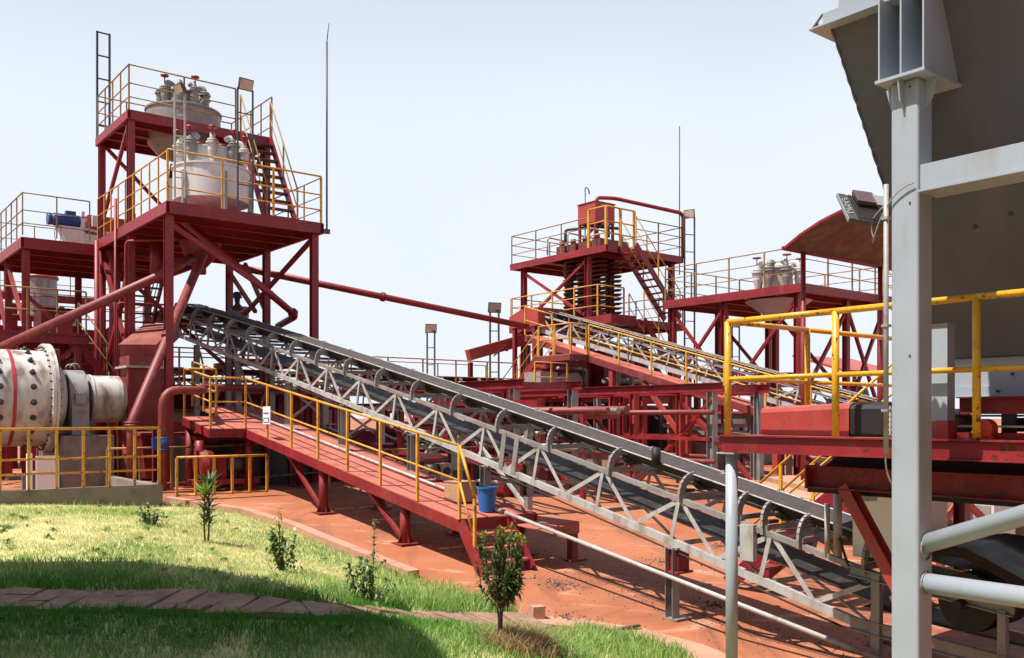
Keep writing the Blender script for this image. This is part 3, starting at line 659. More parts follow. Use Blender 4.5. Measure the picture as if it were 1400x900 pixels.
q.channel((6.15,22.05,zb),(6.15,24.85,zb),.07,.2,.012); q.channel((9.7,22.05,zb),(9.7,24.85,zb),.07,.2,.012,side=-1); q.channel((6.225,22.05,zb),(9.625,22.05,zb),.07,.2,.012,side=-1); q.channel((6.225,24.85,zb),(9.625,24.85,zb),.07,.2,.012)
part('upper_edge_beam', q, RED, tw)
q = MB()
for v in (22.7, 23.4, 24.1): q.ibeam((6.23,v,zb-.01),(9.62,v,zb-.01),.09,.15)
part('upper_floor_joists', q, RED, tw)
for a, b in (((6.27,22.3,9.1),(6.27,24.6,7.2)), ((6.35,24.7,9.1),(8.6,24.7,7.0)), ((9.6,22.3,9.1),(9.6,24.6,7.4))):
    q = MB(); q.bar(a, b, .08); part('brace', q, RED, tw)
railing(tw, [(9.7,22.1,Z2),(9.7,24.8,Z2),(6.2,24.8,Z2),(6.2,22.1,Z2)], 1.05, (.62,.3), .017, RAIL_BACKLIT, .75, .035)
railing(tw, [(6.2,22.1,Z2),(8.75,22.1,Z2)], 1.05, (.62,.3), .018, RAIL_BACKLIT, 1.35, .04)
railing(tw, [(6.2,24.8,Z1),(6.2,19.35,Z1)], 1.05, (.62,.3), .018, YEL, .62, .036)
railing(tw, [(6.2,19.35,Z1),(9.7,19.35,Z1)], 1.08, (.65,.3), .021, YEL, 1.1, .05)
railing(tw, [(9.7,19.35,Z1),(9.7,22.0,Z1)], 1.05, (.62,.3), .016, RAIL_BACKLIT, .9, .034)
stairs(tw, (8.85,22.03,Z2-.05), (8.85,20.45,Z1+.04), (.78,0,0), 11, RED, DARKM, (0,1), RAIL_BACKLIT, .95, .17)
stairs(tw, (7.15,24.95,Z1-.1), (7.15,27.4,3.75), (.9,0,0), 13, RED, RED, (0,1), RAIL_BACKLIT, .95, .17)
q = MB()                                            # gussets and under-deck pipework
q.lathe((7.9,22.2,Z1-.26), [(.5,0),(.36,-.35),(.14,-.6),(.14,-.75)], 22); part('underflow_cone', q, RED, tw)
q = MB(); q.tube([(6.9,22.3,6.4),(6.9,22.3,5.4)], .16, 12); part('underflow_pipe', q, RED, tw)
for a, b, c in (((6.2,24.6,.66),(6.2,24.6,6.4),.10), ((6.05,24.3,.66),(6.05,24.3,6.6),.06), ((6.45,24.3,.66),(6.45,24.3,6.4),.11), ((6.12,22.9,2.0),(6.12,22.9,7.4),.035)):
    q = MB(); q.tube([a, b], c, 12); part('riser_pipe', q, RED, tw)
q = MB(); q.tube(elbow([(6.1,22.0,1.5),(6.1,22.0,6.25),(7.4,21.0,6.3)], .12), .03, 8); q.tube(elbow([(6.1,22.7,1.2),(6.1,22.7,4.9),(7.3,22.4,4.9)], .12), .025, 8); part('small_pipe', q, RED, tw)
# worker's service deck behind the conveyor head
q = MB(); q.box(9.40, 10.9, 22.6, 25.4, 3.66, 3.70); q.bar((9.44,22.6,3.59),(9.44,25.4,3.59),.06,.12); q.bar((10.86,22.6,3.59),(10.86,25.4,3.59),.06,.12); part('service_deck', q, RED, tw)
for u, v in ((10.8,22.7),(10.8,25.3)): q = MB(); q.bar((u,v,.66),(u,v,3.65),.12); part('leg', q, RED, tw)
# antenna masts
q = MB(); q.tube([(9.8,19.25,6.5),(9.8,19.25,10.9)], .022, 6); q.tube([(9.8,19.25,10.9),(9.85,19.25,11.35)], .012, 5); q.box(9.72,9.86,19.2,19.3,6.45,6.55)
solo('antenna_mast', q, MAST, 'thin dark antenna mast at the right corner of the tall left tower', 'mast', (9.8,19.25,6.5), 'thin antenna masts')
# ---------------------------------------------------------------- cyclone tanks
def cyc(parent, u, v, z, a, s=1., m=WHITE, kind=0):
    q = MB(); q.lathe((u,v,z), [(.03*s,0),(.055*s,.02),(.11*s,.24*s),(.11*s,.40*s),(.15*s,.405*s),(.15*s,.44*s),(.10*s,.445*s),(.10*s,.5*s)], 12)
    c = part('cyclone', q, m, parent); q = MB(); o = V3((math.cos(a), math.sin(a), 0)); p = V3((u,v,z))
    q.tube(bez(p+V3((0,0,.48*s)), p+V3((0,0,.72*s))-o*.02, p-o*.26*s+V3((0,0,.62*s)), 6), .06*s, 9); q.tube([p+V3((0,0,.47*s)), p+V3((0,0,.5*s))], .12*s, 12)
    part('overflow_bend', q, m, c)
    if kind:
        q = MB(); q.tube([p+o*.02+V3((0,0,.5*s)), p+o*.02+V3((0,0,.78*s))], .016, 6); q.lathe(p+o*.02+V3((0,0,.78*s)), [(.001,.02),(.10*s,.018),(.11*s,0),(.10*s,-.018),(.001,-.02)], 14); part('valve_wheel', q, RED, c)
t1 = thing('cyclone_tank', 'white round tank ringed by cyclones on the lower deck behind the yellow rail', 'tank', (7.7,20.9,Z1), 'white cyclone tanks')
q = MB(); q.lathe((7.7,20.9,Z1), [(.25,.22),(.80,.42),(.85,.44),(.85,.47),(.85,1.16),(.88,1.165),(.88,1.21),(.80,1.215),(.001,1.22)], 40); part('tub', q, WHITE, t1)
for k in range(6):
    a = k*math.pi/3+.5; q = MB(); c, s = math.cos(a), math.sin(a); q.bar((7.7+.88*c,20.9+.88*s,Z1+.003),(7.7+.88*c,20.9+.88*s,Z1+1.0),.13,.06,(-s,c,0)); part('leg', q, GALV, t1)
q = MB(); q.lathe((7.7,20.9,Z1), [(.58,1.22),(.60,1.24),(.60,1.60),(.63,1.605),(.63,1.64),(.45,1.65),(.2,1.7),(.001,1.72)], 32); part('distributor', q, WHITE, t1)
for k in range(9):
    a = k*2*math.pi/9+.2; cyc(t1, 7.7+.72*math.cos(a), 20.9+.72*math.sin(a), Z1+1.24, a, .98, (GREYT if k % 2 else DRUM), 1)
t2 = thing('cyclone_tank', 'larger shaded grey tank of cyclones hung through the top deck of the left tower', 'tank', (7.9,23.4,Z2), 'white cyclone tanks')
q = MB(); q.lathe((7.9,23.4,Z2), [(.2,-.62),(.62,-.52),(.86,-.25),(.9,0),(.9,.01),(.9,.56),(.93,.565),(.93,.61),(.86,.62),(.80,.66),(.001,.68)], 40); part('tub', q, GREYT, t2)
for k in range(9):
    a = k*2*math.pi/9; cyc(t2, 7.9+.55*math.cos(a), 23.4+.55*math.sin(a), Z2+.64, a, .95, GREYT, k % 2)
q = MB(); q.lathe((7.9,23.4,Z2), [(.3,.6),(.3,1.05),(.36,1.06),(.36,1.1),(.001,1.14)], 20); part('distributor', q, GREYT, t2)
q = MB(); q.tube(elbow([(7.9,23.4,Z2-.6),(7.9,23.4,Z2-1.2),(7.6,22.6,Z2-1.9)], .25), .14, 12); q.tube([(7.5,22.9,Z2-.9),(7.3,22.7,Z1+.1)], .10, 10); part('underflow_pipe', q, BLACK, t2)
# ---------------------------------------------------------------- ladder masts with floodlights on the tower
lightmast('tall dark ladder mast without a lamp behind the top deck corner', (6.22,24.95,Z2-.2), (0,0,0), 12.1, (1,-.0,0), .30, lamp=0, gap=.55, r=.024)
lightmast('pale ladder mast with a floodlight rising past the near corner of the left tower', PV(239,270,19.25), None, 8.95, (.7,-.3,0), .2, (-.8,-.3,-.5), GALVL, lamp=.23, gap=.42, r=.018)
lightmast('dark ladder mast with a floodlight at the front right of the left tower', PV(325,283,19.2), None, 9.35, (1,0,0), .34, (.05,-.95,-.35), MAST, lamp=.29, gap=.5, r=.016)
# ---------------------------------------------------------------- slurry pipes of the tower
def pipething(label, pts, r, m=PIPE, bends=.3, flanges=(), o=None, n=14, name='slurry_pipe', cat='pipe'):
    t = thing(name, label, cat, o or pts[0]); q = MB(); q.tube(elbow(pts, bends), r, n); part('pipe', q, m, t)
    for (p, d) in flanges:
        q = MB(); d = V3(d).normalized(); p = V3(p); q.tube([p-d*.05, p-d*.005], r*1.45, n); q.tube([p+d*.005, p+d*.05], r*1.45, n); part('flange', q, m, t)
    return t
A = PY(-70, 508, 19.4); B = PY(232, 371, 21.2); pipething('thick red slurry pipe sloping up from the far left into the tower', [A, B, PY(262, 352, 21.8)], .105)
A = PY(279, 345, 20.4); B = PY(180, 578, 18.2); C = (B[0], B[1], .72); d = V3(A)-V3(B)
pipething('leaning red slurry pipe dropping from under the lower deck to the mill floor', [A, B, C], .098, PIPE, .12, [(lerp(A, B, .52), d), (lerp(B, C, .02), (0,0,1)), ((C[0],C[1],.85), (0,0,1))])
A = PY(240, 293, 20.2); B = PY(405, 432, 23.2); C = PY(380, 446, 24.2); pipething('red pipe sloping down across the tower to a short elbow above the conveyor', [A, B, C], .088, RED, .18, [(lerp(A,B,.97), V3(B)-V3(A))])
A = PY(310, 362, 25.4); B = PY(722, 447, 30.8); pipething('long thin red pipe spanning the sky between the two towers', [A, B], .10, RED, .2, [(lerp(A, B, .47), V3(B)-V3(A))])
VP = PY(222, 560, 18.4); vz = ZC+(HZ-533)*18.4/F
g = pipething('upright red pipe with a blue coupling turning in behind the walkway', [(VP[0],VP[1],.70), (VP[0],VP[1],vz), (VP[0]+.9,VP[1]+.1,vz), (7.3,20.6,vz+.12), (9.6,20.7,vz+.15)], .085, PIPE, .36)
q = MB(); cz = ZC+(HZ-607)*18.4/F; q.tube([(VP[0],VP[1],cz-.14),(VP[0],VP[1],cz+.14)], .125, 18)
for k in (-.13, .1): q.tube([(VP[0],VP[1],cz+k),(VP[0],VP[1],cz+k+.03)], .14, 18)
q.box(VP[0]-.20, VP[0]-.12, VP[1]-.05, VP[1]+.05, cz-.12, cz+.12); part('coupling', q, BLUE, g)
# ---------------------------------------------------------------- feed chute beside the mill
ch = thing('feed_chute', 'red box feed chute between the mill trunnion and the tower legs', 'chute', (6.1,20.8,gz(20)))
def taper(q, c, a0, b0, z0, a1, b1, z1, sk=(0,0)):
    u, v = c; q.add([(u-a0,v-b0,z0),(u+a0,v-b0,z0),(u+a0,v+b0,z0),(u-a0,v+b0,z0),(u+sk[0]-a1,v+sk[1]-b1,z1),(u+sk[0]+a1,v+sk[1]-b1,z1),(u+sk[0]+a1,v+sk[1]+b1,z1),(u+sk[0]-a1,v+sk[1]+b1,z1)],
        [(3,2,1,0),(4,5,6,7),(0,1,5,4),(1,2,6,5),(2,3,7,6),(3,0,4,7)])
q = MB(); taper(q, (6.1,20.8), .30,.30,2.0,.36,.36,3.25); part('chute_body', q, PIPE, ch)
q = MB(); q.box(5.66,6.54,20.36,21.24,3.255,3.30); part('flange', q, GALVL, ch)
q = MB(); taper(q, (6.1,20.8), .36,.36,3.303,.36,.36,3.52); part('collar', q, PIPE, ch)
q = MB(); q.prof((6.05,20.85,3.60),(7.0,22.2,4.22),[(-.4,-.12),(.4,-.12),(.4,.2),(-.4,.2)]); part('inclined_chute', q, PIPE, ch)
for u, v in ((5.75,20.45),(6.5,20.45),(5.75,21.2),(6.5,21.2)): q = MB(); q.bar((u,v,.66),(u,v,3.25),.08); part('leg', q, RED, ch)
q = MB(); q.tube([(5.5,20.8,2.55),(5.82,20.8,2.55)], .2, 16); part('spout', q, BLACK, ch)
# ================================================================ BALL MILL
MV, MZ = 20.8, 2.58
ml = thing('ball_mill', 'big stained white rotating drum mill with bolt studs and a red band', 'mill', (2.5,MV,gz(20)))
q = MB(); q.lathe((-1.5,MV,MZ), [(.98,0),(.98,5.62)], 64, (1,0,0)); part('drum_shell', q, DRUM, ml)
q = MB(); q.lathe((4.12,MV,MZ), [(1.0,-.02),(1.13,-.015),(1.13,.045),(1.10,.05),(1.13,.055),(1.13,.11),(.95,.13),(.62,.34),(.42,.40)], 64, (1,0,0)); fl = part('end_flange', q, DRUM, ml)
q = MB()
for k in range(40):
    a = k*2*math.pi/40; q.tube([(4.06,MV+1.06*math.cos(a),MZ+1.06*math.sin(a)),(4.26,MV+1.06*math.cos(a),MZ+1.06*math.sin(a))], .022, 6)
part('flange_bolts', q, DARKM, fl)
q = MB(); q.lathe((3.42,MV,MZ), [(.981,0),(.992,.004),(.992,.06),(.981,.064)], 64, (1,0,0)); part('red_band', q, mat('red_band_paint', (.38,.03,.04), .5), ml)
q = MB()
for i, u in enumerate((.3,.95,1.55,2.15,2.72,3.2,3.78)):
    for k in range(20):
        a = k*2*math.pi/20+.1; c, s = math.cos(a), math.sin(a)
        if c > .25: continue
        q = MB(); q.tube([(u,MV+.97*c,MZ+.97*s),(u,MV+1.055*c,MZ+1.055*s)], .035, 8); q.tube([(u,MV+.97*c,MZ+.97*s),(u,MV+.992*c,MZ+.992*s)], .06, 10); part('shell_bolt', q, DARKM, ml)
q = MB(); q.lathe((4.5,MV,MZ), [(.44,-.1),(.44,.0),(.5,.02),(.5,.06),(.36,.08),(.36,.9)], 36, (1,0,0)); part('trunnion', q, DARKM, ml)
q = MB(); q.lathe((4.52,MV,MZ), [(.40,0),(.60,.01),(.60,.36),(.40,.37)], 36, (1,0,0)); q.box(4.54,4.87,MV-.66,MV+.66,MZ-.75,MZ-.03); q.box(4.60,4.80,MV-.72,MV-.56,MZ-.12,MZ+.10)
for k in (-1,1): q.tube([(4.7+.09*math.cos(a),MV+k*.2,MZ+.64+.09*math.sin(a)) for a in np.linspace(0,math.pi,8)], .016, 6)
part('bearing_housing', q, GREYM, ml)
q = MB(); q.lathe((4.98,MV,MZ), [(.3,0),(.52,.01),(.52,.05),(.50,.08),(.50,.62),(.40,.72),(.2,.76)], 36, (1,0,0)); part('feed_spout', q, DRUM, ml)
q = MB(); q.box(4.3,5.25,MV-1.05,MV+1.0,.5,MZ-.76); q.box(3.9,4.42,MV-.75,MV+.9,.5,1.0); part('pedestal', q, CONC, ml)
q = MB(); q.box(3.7,4.1,MV-1.6,MV-1.55,.66,1.45); q.bar((3.6,MV-1.5,.66),(3.6,MV-1.5,1.5),.09); part('guard_panel', q, SIGNW, ml)
# ---------------------------------------------------------------- yellow fences
def fence(label, pts, h, mids, gap, m=YEL, group='low yellow tube fences', legs=None, r=.024):
    t = thing('guard_fence', label, 'fence', pts[0], group); railing(t, pts, h, mids, r, m, gap, .05); return t
fence('yellow tube fence along the concrete wall in front of the mill', [(-4.0,WALLV+.08,1.0),(5.18,WALLV+.08,1.0)], 1.0, (.5,.26), .42)
q = MB()
fence('yellow tube fence on the slab below the walkway landing', [(5.68,17.2,.70),(7.45,17.2,.70)], .74, (.03,), .34)
fence('dim yellow fence deep in the shade behind the upright red pipe', [(5.0,19.3,.70),(6.9,19.3,.70),(9.9,19.3,.80)], .86, (.12,), .7, RAIL_BACKLIT)
fence('yellow fence coloured dim for the shade beyond the walkway legs', [(8.6,16.8,.7),(12.6,16.8,.7)], .8, (.1,), .8, RAIL_BACKLIT)
# ---------------------------------------------------------------- left platform with the blue motor
lp = thing('equipment_platform', 'red steel platform at the far left carrying a blue motor drive', 'platform', (4.6,25.2,.66), 'raised red steel platforms')
platform(lp, 4.5, 9.0, 25.15, 29.6, Z1-.05, [(4.65,25.35),(4.65,27.6),(4.65,29.4),(6.8,25.35),(8.8,29.4),(6.8,29.4)], [((4.7,25.35,5.2),(6.2,25.35,3.8)), ((4.65,27.6,6.2),(4.65,25.4,4.4)), ((6.2,25.35,3.8),(4.7,25.35,2.4)), ((4.65,29.4,6.2),(4.65,27.7,4.2))], beam=.26, lw=.16)
railing(lp, [(4.55,29.55,Z1),(4.55,25.2,Z1),(6.1,25.2,Z1)], 1.05, (.62,.3), .017, RAIL_BACKLIT, .7, .034)
railing(lp, [(4.55,29.5,Z1),(8.9,29.5,Z1)], 1.05, (.62,.3), .015, RAIL_BACKLIT, 1.1, .03)
c = PY(92, 302, 25.0); dm = thing('drive_unit', 'blue electric motor on a white bracket standing on the left platform', 'motor', (c[0],c[1],Z1-.05)); x, y = c[0], c[1]; z = c[2]
q = MB(); q.tube([(x-.42,y,z),(x+.38,y,z)], .16, 16); q.tube([(x-.5,y,z),(x-.425,y,z)], .17, 16); q.box(x-.05,x+.2,y-.1,y+.1,z+.13,z+.26)
for k in range(12): a = k*math.pi/6; q.bar((x-.35,y+.165*math.cos(a),z+.165*math.sin(a)),(x+.3,y+.165*math.cos(a),z+.165*math.sin(a)),.02,.02)
part('motor_body', q, BLUE, dm)
q = MB(); q.prism([(x-.25,y-.2,z-.18),(x+.35,y-.2,z-.18),(x+.42,y-.2,Z1-.04),(x+.1,y-.2,Z1-.04)], (0,.4,0)); part('bracket', q, WHITE, dm)
q = MB(); q.box(x+.6,x+.8,y-.2,y+.2,z-.1,z+.2); q.box(x+.5,x+1.5,y-.25,y+.35,Z1-.04,Z1+.2); q.bar((x+.4,y,z-.2),(x+1.5,y,z-.25),.25,.06); part('gearbox', q, WHITE, dm)
q = MB(); q.tube([(x-.3+.08*math.cos(a),y-.3,z-.45+.25*math.sin(a)) for a in np.linspace(0,2*math.pi,14)], .01, 5); part('chain', q, DARKM, dm)
c = PY(121, 298, 25.6); sb = thing('screen_box', 'red and white boxed screen standing behind the blue motor', 'screen', (c[0],c[1],Z1-.05)); x, y = c[0], c[1]
q = MB(); q.box(x-.25,x+1.4,y-.4,y+.8,Z1-.04,Z1+.55); part('lower_box', q, WHITE, sb)
q = MB(); q.box(x-.1,x+1.4,y-.35,y+.8,Z1+.553,Z1+1.1); part('upper_box', q, RED2, sb)
q = MB(); q.prism([(x-.36,y-.45,Z1-.04),(x-.26,y-.45,Z1-.04),(x-.2,y-.45,Z1+1.15),(x-.28,y-.45,Z1+1.15)], (0,.5,0)); part('side_plate', q, WHITE, sb)
q = MB(); q.box(x-.2,x+.5,y-.8,y-.5,Z1-.04,Z1+.2); part('tray', q, YEL, sb)
# ---------------------------------------------------------------- platforms far behind on the left
rp = thing('rear_platform', 'distant two level red platform with pale rails seen below the left platform', 'platform', (3.2,30,.66), 'raised red steel platforms')
platform(rp, 2.2, 9.5, 30.5, 34.5, 4.9, [(2.4,30.7),(5.0,30.7),(7.2,30.7),(9.3,30.7),(2.4,34.3),(7.2,34.3)], [((5.0,30.7,4.6),(7.2,30.7,2.0)), ((7.2,30.7,4.6),(5.0,30.7,2.0)), ((2.4,30.7,2.6),(9.3,30.7,2.6))], beam=.22, lw=.18)
railing(rp, [(2.3,30.6,4.9),(9.4,30.6,4.9),(9.4,34.4,4.9)], 1.05, (.7,.35), .018, RAIL_BACKLIT, 1.1, .035); railing(rp, [(2.3,34.4,4.9),(9.4,34.4,4.9)], 1.05, (.7,.35), .015, RAIL_BACKLIT, 1.2, .03)
q = MB(); q.box(3.5,9.4,33.2,34.4,6.2,6.24); q.bar((3.5,33.2,6.1),(9.4,33.2,6.1),.08,.22); part('upper_gantry', q, RED, rp); railing(rp, [(3.5,33.2,6.24),(9.4,33.2,6.24)], 1.05, (.7,.35), .016, RAIL_BACKLIT, 1.0, .03)
for u in (3.6,6.4,9.3): q = MB(); q.bar((u,33.3,4.9),(u,33.3,6.0),.12); part('upper_leg', q, RED, rp)
c = PY(55, 410, 30.0); tk = thing('agitator_tank', 'small grey drum tank with a red rim under the left platform', 'tank', (c[0],c[1],4.9)); x, y = c[0], c[1]; q = MB(); [q.bar((x+i,y+j,4.91),(x+i,y+j,5.52),.09) for i in (-.35,.35) for j in (-.3,.3)]; q.box(x-.5,x+.5,y-.45,y+.45,5.44,5.5); part('stand', q, RED, tk)
q = MB(); q.lathe((x,y,5.5), [(.5,0),(.5,1.28)], 32); part('shell', q, GALV, tk)
q = MB(); q.lathe((x,y,6.78), [(.54,-.06),(.56,0),(.52,.06),(.1,.12),(.001,.12)], 32); part('rim', q, RED2, tk)
q = MB(); q.box(x-.2,x+.2,y-.15,y+.15,6.9,7.01); q.tube([(x,y,7.01),(x,y,7.4)], .15, 12); part('drive', q, BLACK, tk)
q = MB(); q.lathe((x,y,6.1), [(.505,0),(.515,.02),(.505,.04)], 32); part('hoop', q, PIPE, tk)
def boxthing(name, label, cat, c, parts_, group=None):
    t = thing(name, label, cat, c, group)
    for nm, m, f in parts_:
        q = MB(); f(q); part(nm, q, m, t)
    return t
# clutter behind the mill: sump boxes, screens, bins
c = PY(76, 452, 26.0); x, y, z = c
boxthing('sump_box', 'red sump box with a white notice behind the mill', 'box', (x,y,gz(25)), [('shell', RED, lambda q: (q.box(x-.45,x+.5,y-.4,y+.5,z-.55,z+.55), q.box(x-.5,x+.55,y-.46,y+.56,z+.555,z+.6))),
    ('notice', SIGNW, lambda q: q.box(x-.1,x+.45,y-.408,y-.403,z+.12,z+.42)), ('lettering', INK, lambda q: (q.box(x-.02,x+.1,y-.412,y-.409,z+.30,z+.33), q.box(x-.02,x+.14,y-.412,y-.409,z+.22,z+.25), q.lathe((x+.32,y-.409,z+.27),[(.10,0),(.10,-.004),(.001,-.004)],14,(0,1,0)))),
    ('frame', RED, lambda q: [q.bar((x+a,y+b,.66),(x+a,y+b,z-.55),.12) for a in (-.5,.5) for b in (-.4,.4)])])
c = PY(100, 494, 24.0); x, y, z = c
boxthing('settling_bin', 'dark grey steel bin with a red lid just behind the mill drum', 'bin', (x,y,.66), [('shell', GREYM, lambda q: q.box(x-.7,x+.75,y-.5,y+.6,.7,z+.25)), ('lid', RED2, lambda q: q.box(x-.4,x+.6,y-.45,y+.5,z+.255,z+.5)), ('bracing', RED, lambda q: (q.bar((x-.9,y-.6,z-.5),(x+.8,y-.6,z+.9),.08), q.bar((x-.9,y-.65,z+.7),(x+.9,y-.65,z-.6),.08), q.tube(bez((x-.3,y-.2,z+.5),(x,y-.2,z+.85),(x+.3,y-.2,z+.5)),.05,8)))])
c = PY(20, 470, 27.5); x, y, z = c
boxthing('braced_stand', 'cross braced red frame behind the left end of the mill', 'frame', (x,y,.66), [('frame', RED, lambda q: ([q.bar((x+a,y,.66),(x+a,y,z+1.2),.14) for a in (-1.2,0,1.3)], [q.bar((x-1.3,y,z+k),(x+1.4,y,z+k),.12,.2) for k in (-.9,-.1,.8)])), ('brace', RED, lambda q: (q.bar((x-1.2,y-.1,z-.8),(x+1.3,y-.1,z+.8),.1), q.bar((x-1.2,y-.12,z+.8),(x+1.3,y-.12,z-.8),.1))), ('trough', PIPE, lambda q: q.box(x-.2,x+1.6,y-.3,y+.6,z-.45,z-.15))])
fr = thing('braced_tower', 'dark red braced trestle with a narrow stair behind the mill and the riser pipes', 'trestle', (3.4,24.0,.66))
for u, v in ((3.2,23.4),(5.4,23.4),(3.2,25.0),(5.4,25.0)): q = MB(); q.bar((u,v,.66),(u,v,4.1),.13); part('leg', q, RED, fr)
q = MB(); q.box(3.0,5.6,23.2,25.2,4.1,4.16)
for u0q,v0q,u1q,v1q in ((3.0,23.25,5.6,23.25),(3.0,25.15,5.6,25.15),(3.05,23.3,3.05,25.1),(5.55,23.3,5.55,25.1)): q.bar((u0q,v0q,4.0),(u1q,v1q,4.0),.07,.18)
part('deck', q, RED, fr); railing(fr, [(3.05,25.1,4.16),(3.05,23.25,4.16),(5.55,23.25,4.16)], 1.0, (.5,), .02, RAIL_BACKLIT, .6, .04)
for p_, q_ in (((3.2,23.35,3.9),(5.4,23.35,2.0)),((5.4,23.35,3.9),(3.2,23.35,2.0)),((3.15,25.0,3.9),(3.15,23.4,2.0)),((3.2,23.35,2.0),(5.4,23.35,2.0))): q = MB(); q.bar(p_, q_, .08); part('brace', q, RED, fr)
stairs(fr, (5.6,24.2,4.05), (7.6,24.2,1.2), (0,.7,0), 11, RED, RED, (0,), RAIL_BACKLIT, .95, .16)
q = MB(); q.box(4.9,5.4,23.9,24.6,4.17,4.5); part('drive_box', q, RED, fr)
# machines in the shade under the tower
x, y = 7.2, 23.2
boxthing('slurry_sump', 'maroon slurry sump standing in the shade below the tower', 'sump', (x,y,.7), [('tank', RED, lambda q: taper(q,(x+.3,y),.8,.7,.72,.95,.85,1.75)), ('rim', RED2, lambda q: q.box(x-.68,x+1.28,y-.88,y+.88,1.755,1.82))])
for i, (u, v, lab) in enumerate(((6.75,18.75,'small red slurry pump with a dark motor on the slab nearest the fence'), (9.2,19.9,'red slurry pump beside a walkway leg in the shade'), (11.0,18.9,'red slurry pump on the floor below the middle of the conveyor'))):
    z = .80 if u < 9.8 else gz(v)
    boxthing('slurry_pump', lab, 'pump', (u,v,z), [('casing', RED, lambda q: (q.lathe((u,v,z+.4),[(.08,-.16),(.3,-.14),(.34,0),(.3,.14),(.08,.16)],20,(1,0,0)), q.tube([(u,v+.25,z+.4),(u,v+.25,z+.9)],.1,10))), ('motor', DARKM, lambda q: q.tube([(u+.45,v,z+.4),(u+1.0,v,z+.4)],.17,14)), ('base_frame', RED, lambda q: (q.box(u-.3,u+1.1,v-.25,v+.25,z,z+.1), q.box(u+.2,u+.42,v-.15,v+.15,z+.1,z+.55)))], 'red slurry pumps in the shade')
x, y = 9.5, 23.6
boxthing('pipe_trestle', 'dark red launder frame low behind the conveyor trestles', 'frame', (x,y,.66), [('launder', RED, lambda q: q.prof((x-2.2,y-.2,1.9),(x+4.5,y-.4,1.55),[(-.3,-.2),(.3,-.2),(.3,.2),(-.3,.2)])), ('frame', RED, lambda q: [(q.bar((x+a,y-.5,.66),(x+a,y-.5,1.6),.1), q.bar((x+a,y+.1,.66),(x+a,y+.1,1.6),.1)) for a in (-2,-.5,1,2.5,4)])])
x, y = 8.8, 26.6
boxthing('store_hut', 'cream walled hut glimpsed behind the leaning pipe', 'hut', (x,y,.66), [('wall', CREAM, lambda q: q.box(x-2.2,x+2.0,y,y+2.2,.66,2.35)), ('roof', GALV, lambda q: q.prism([(x-2.4,y-.2,2.36),(x+2.2,y-.2,2.36),(x+2.2,y+2.4,2.55),(x-2.4,y+2.4,2.55)],(0,0,.05)))])
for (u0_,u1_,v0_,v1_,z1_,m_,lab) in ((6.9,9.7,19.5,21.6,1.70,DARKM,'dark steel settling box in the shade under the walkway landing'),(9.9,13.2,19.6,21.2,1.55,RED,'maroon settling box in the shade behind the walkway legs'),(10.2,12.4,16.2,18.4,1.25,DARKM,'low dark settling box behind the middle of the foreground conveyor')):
    boxthing('settling_box', lab, 'box', (u0_,v0_,.6), [('shell', m_, lambda q: q.box(u0_,u1_,v0_,v1_,.45,z1_)), ('rim', RED, lambda q: [q.bar((a0,b0,z1_+.04),(a1,b1,z1_+.04),.08,.07) for a0,b0,a1,b1 in ((u0_,v0_,u1_,v0_),(u0_,v1_,u1_,v1_),(u0_,v0_+.05,u0_,v1_-.05),(u1_,v0_+.05,u1_,v1_-.05))]), *[('rib', RED, lambda q, u=u: q.bar((u,v0_-.03,.5),(u,v0_-.03,z1_-.02),.06)) for u in np.arange(u0_+.3,u1_,.6)]], 'settling boxes in the shade')
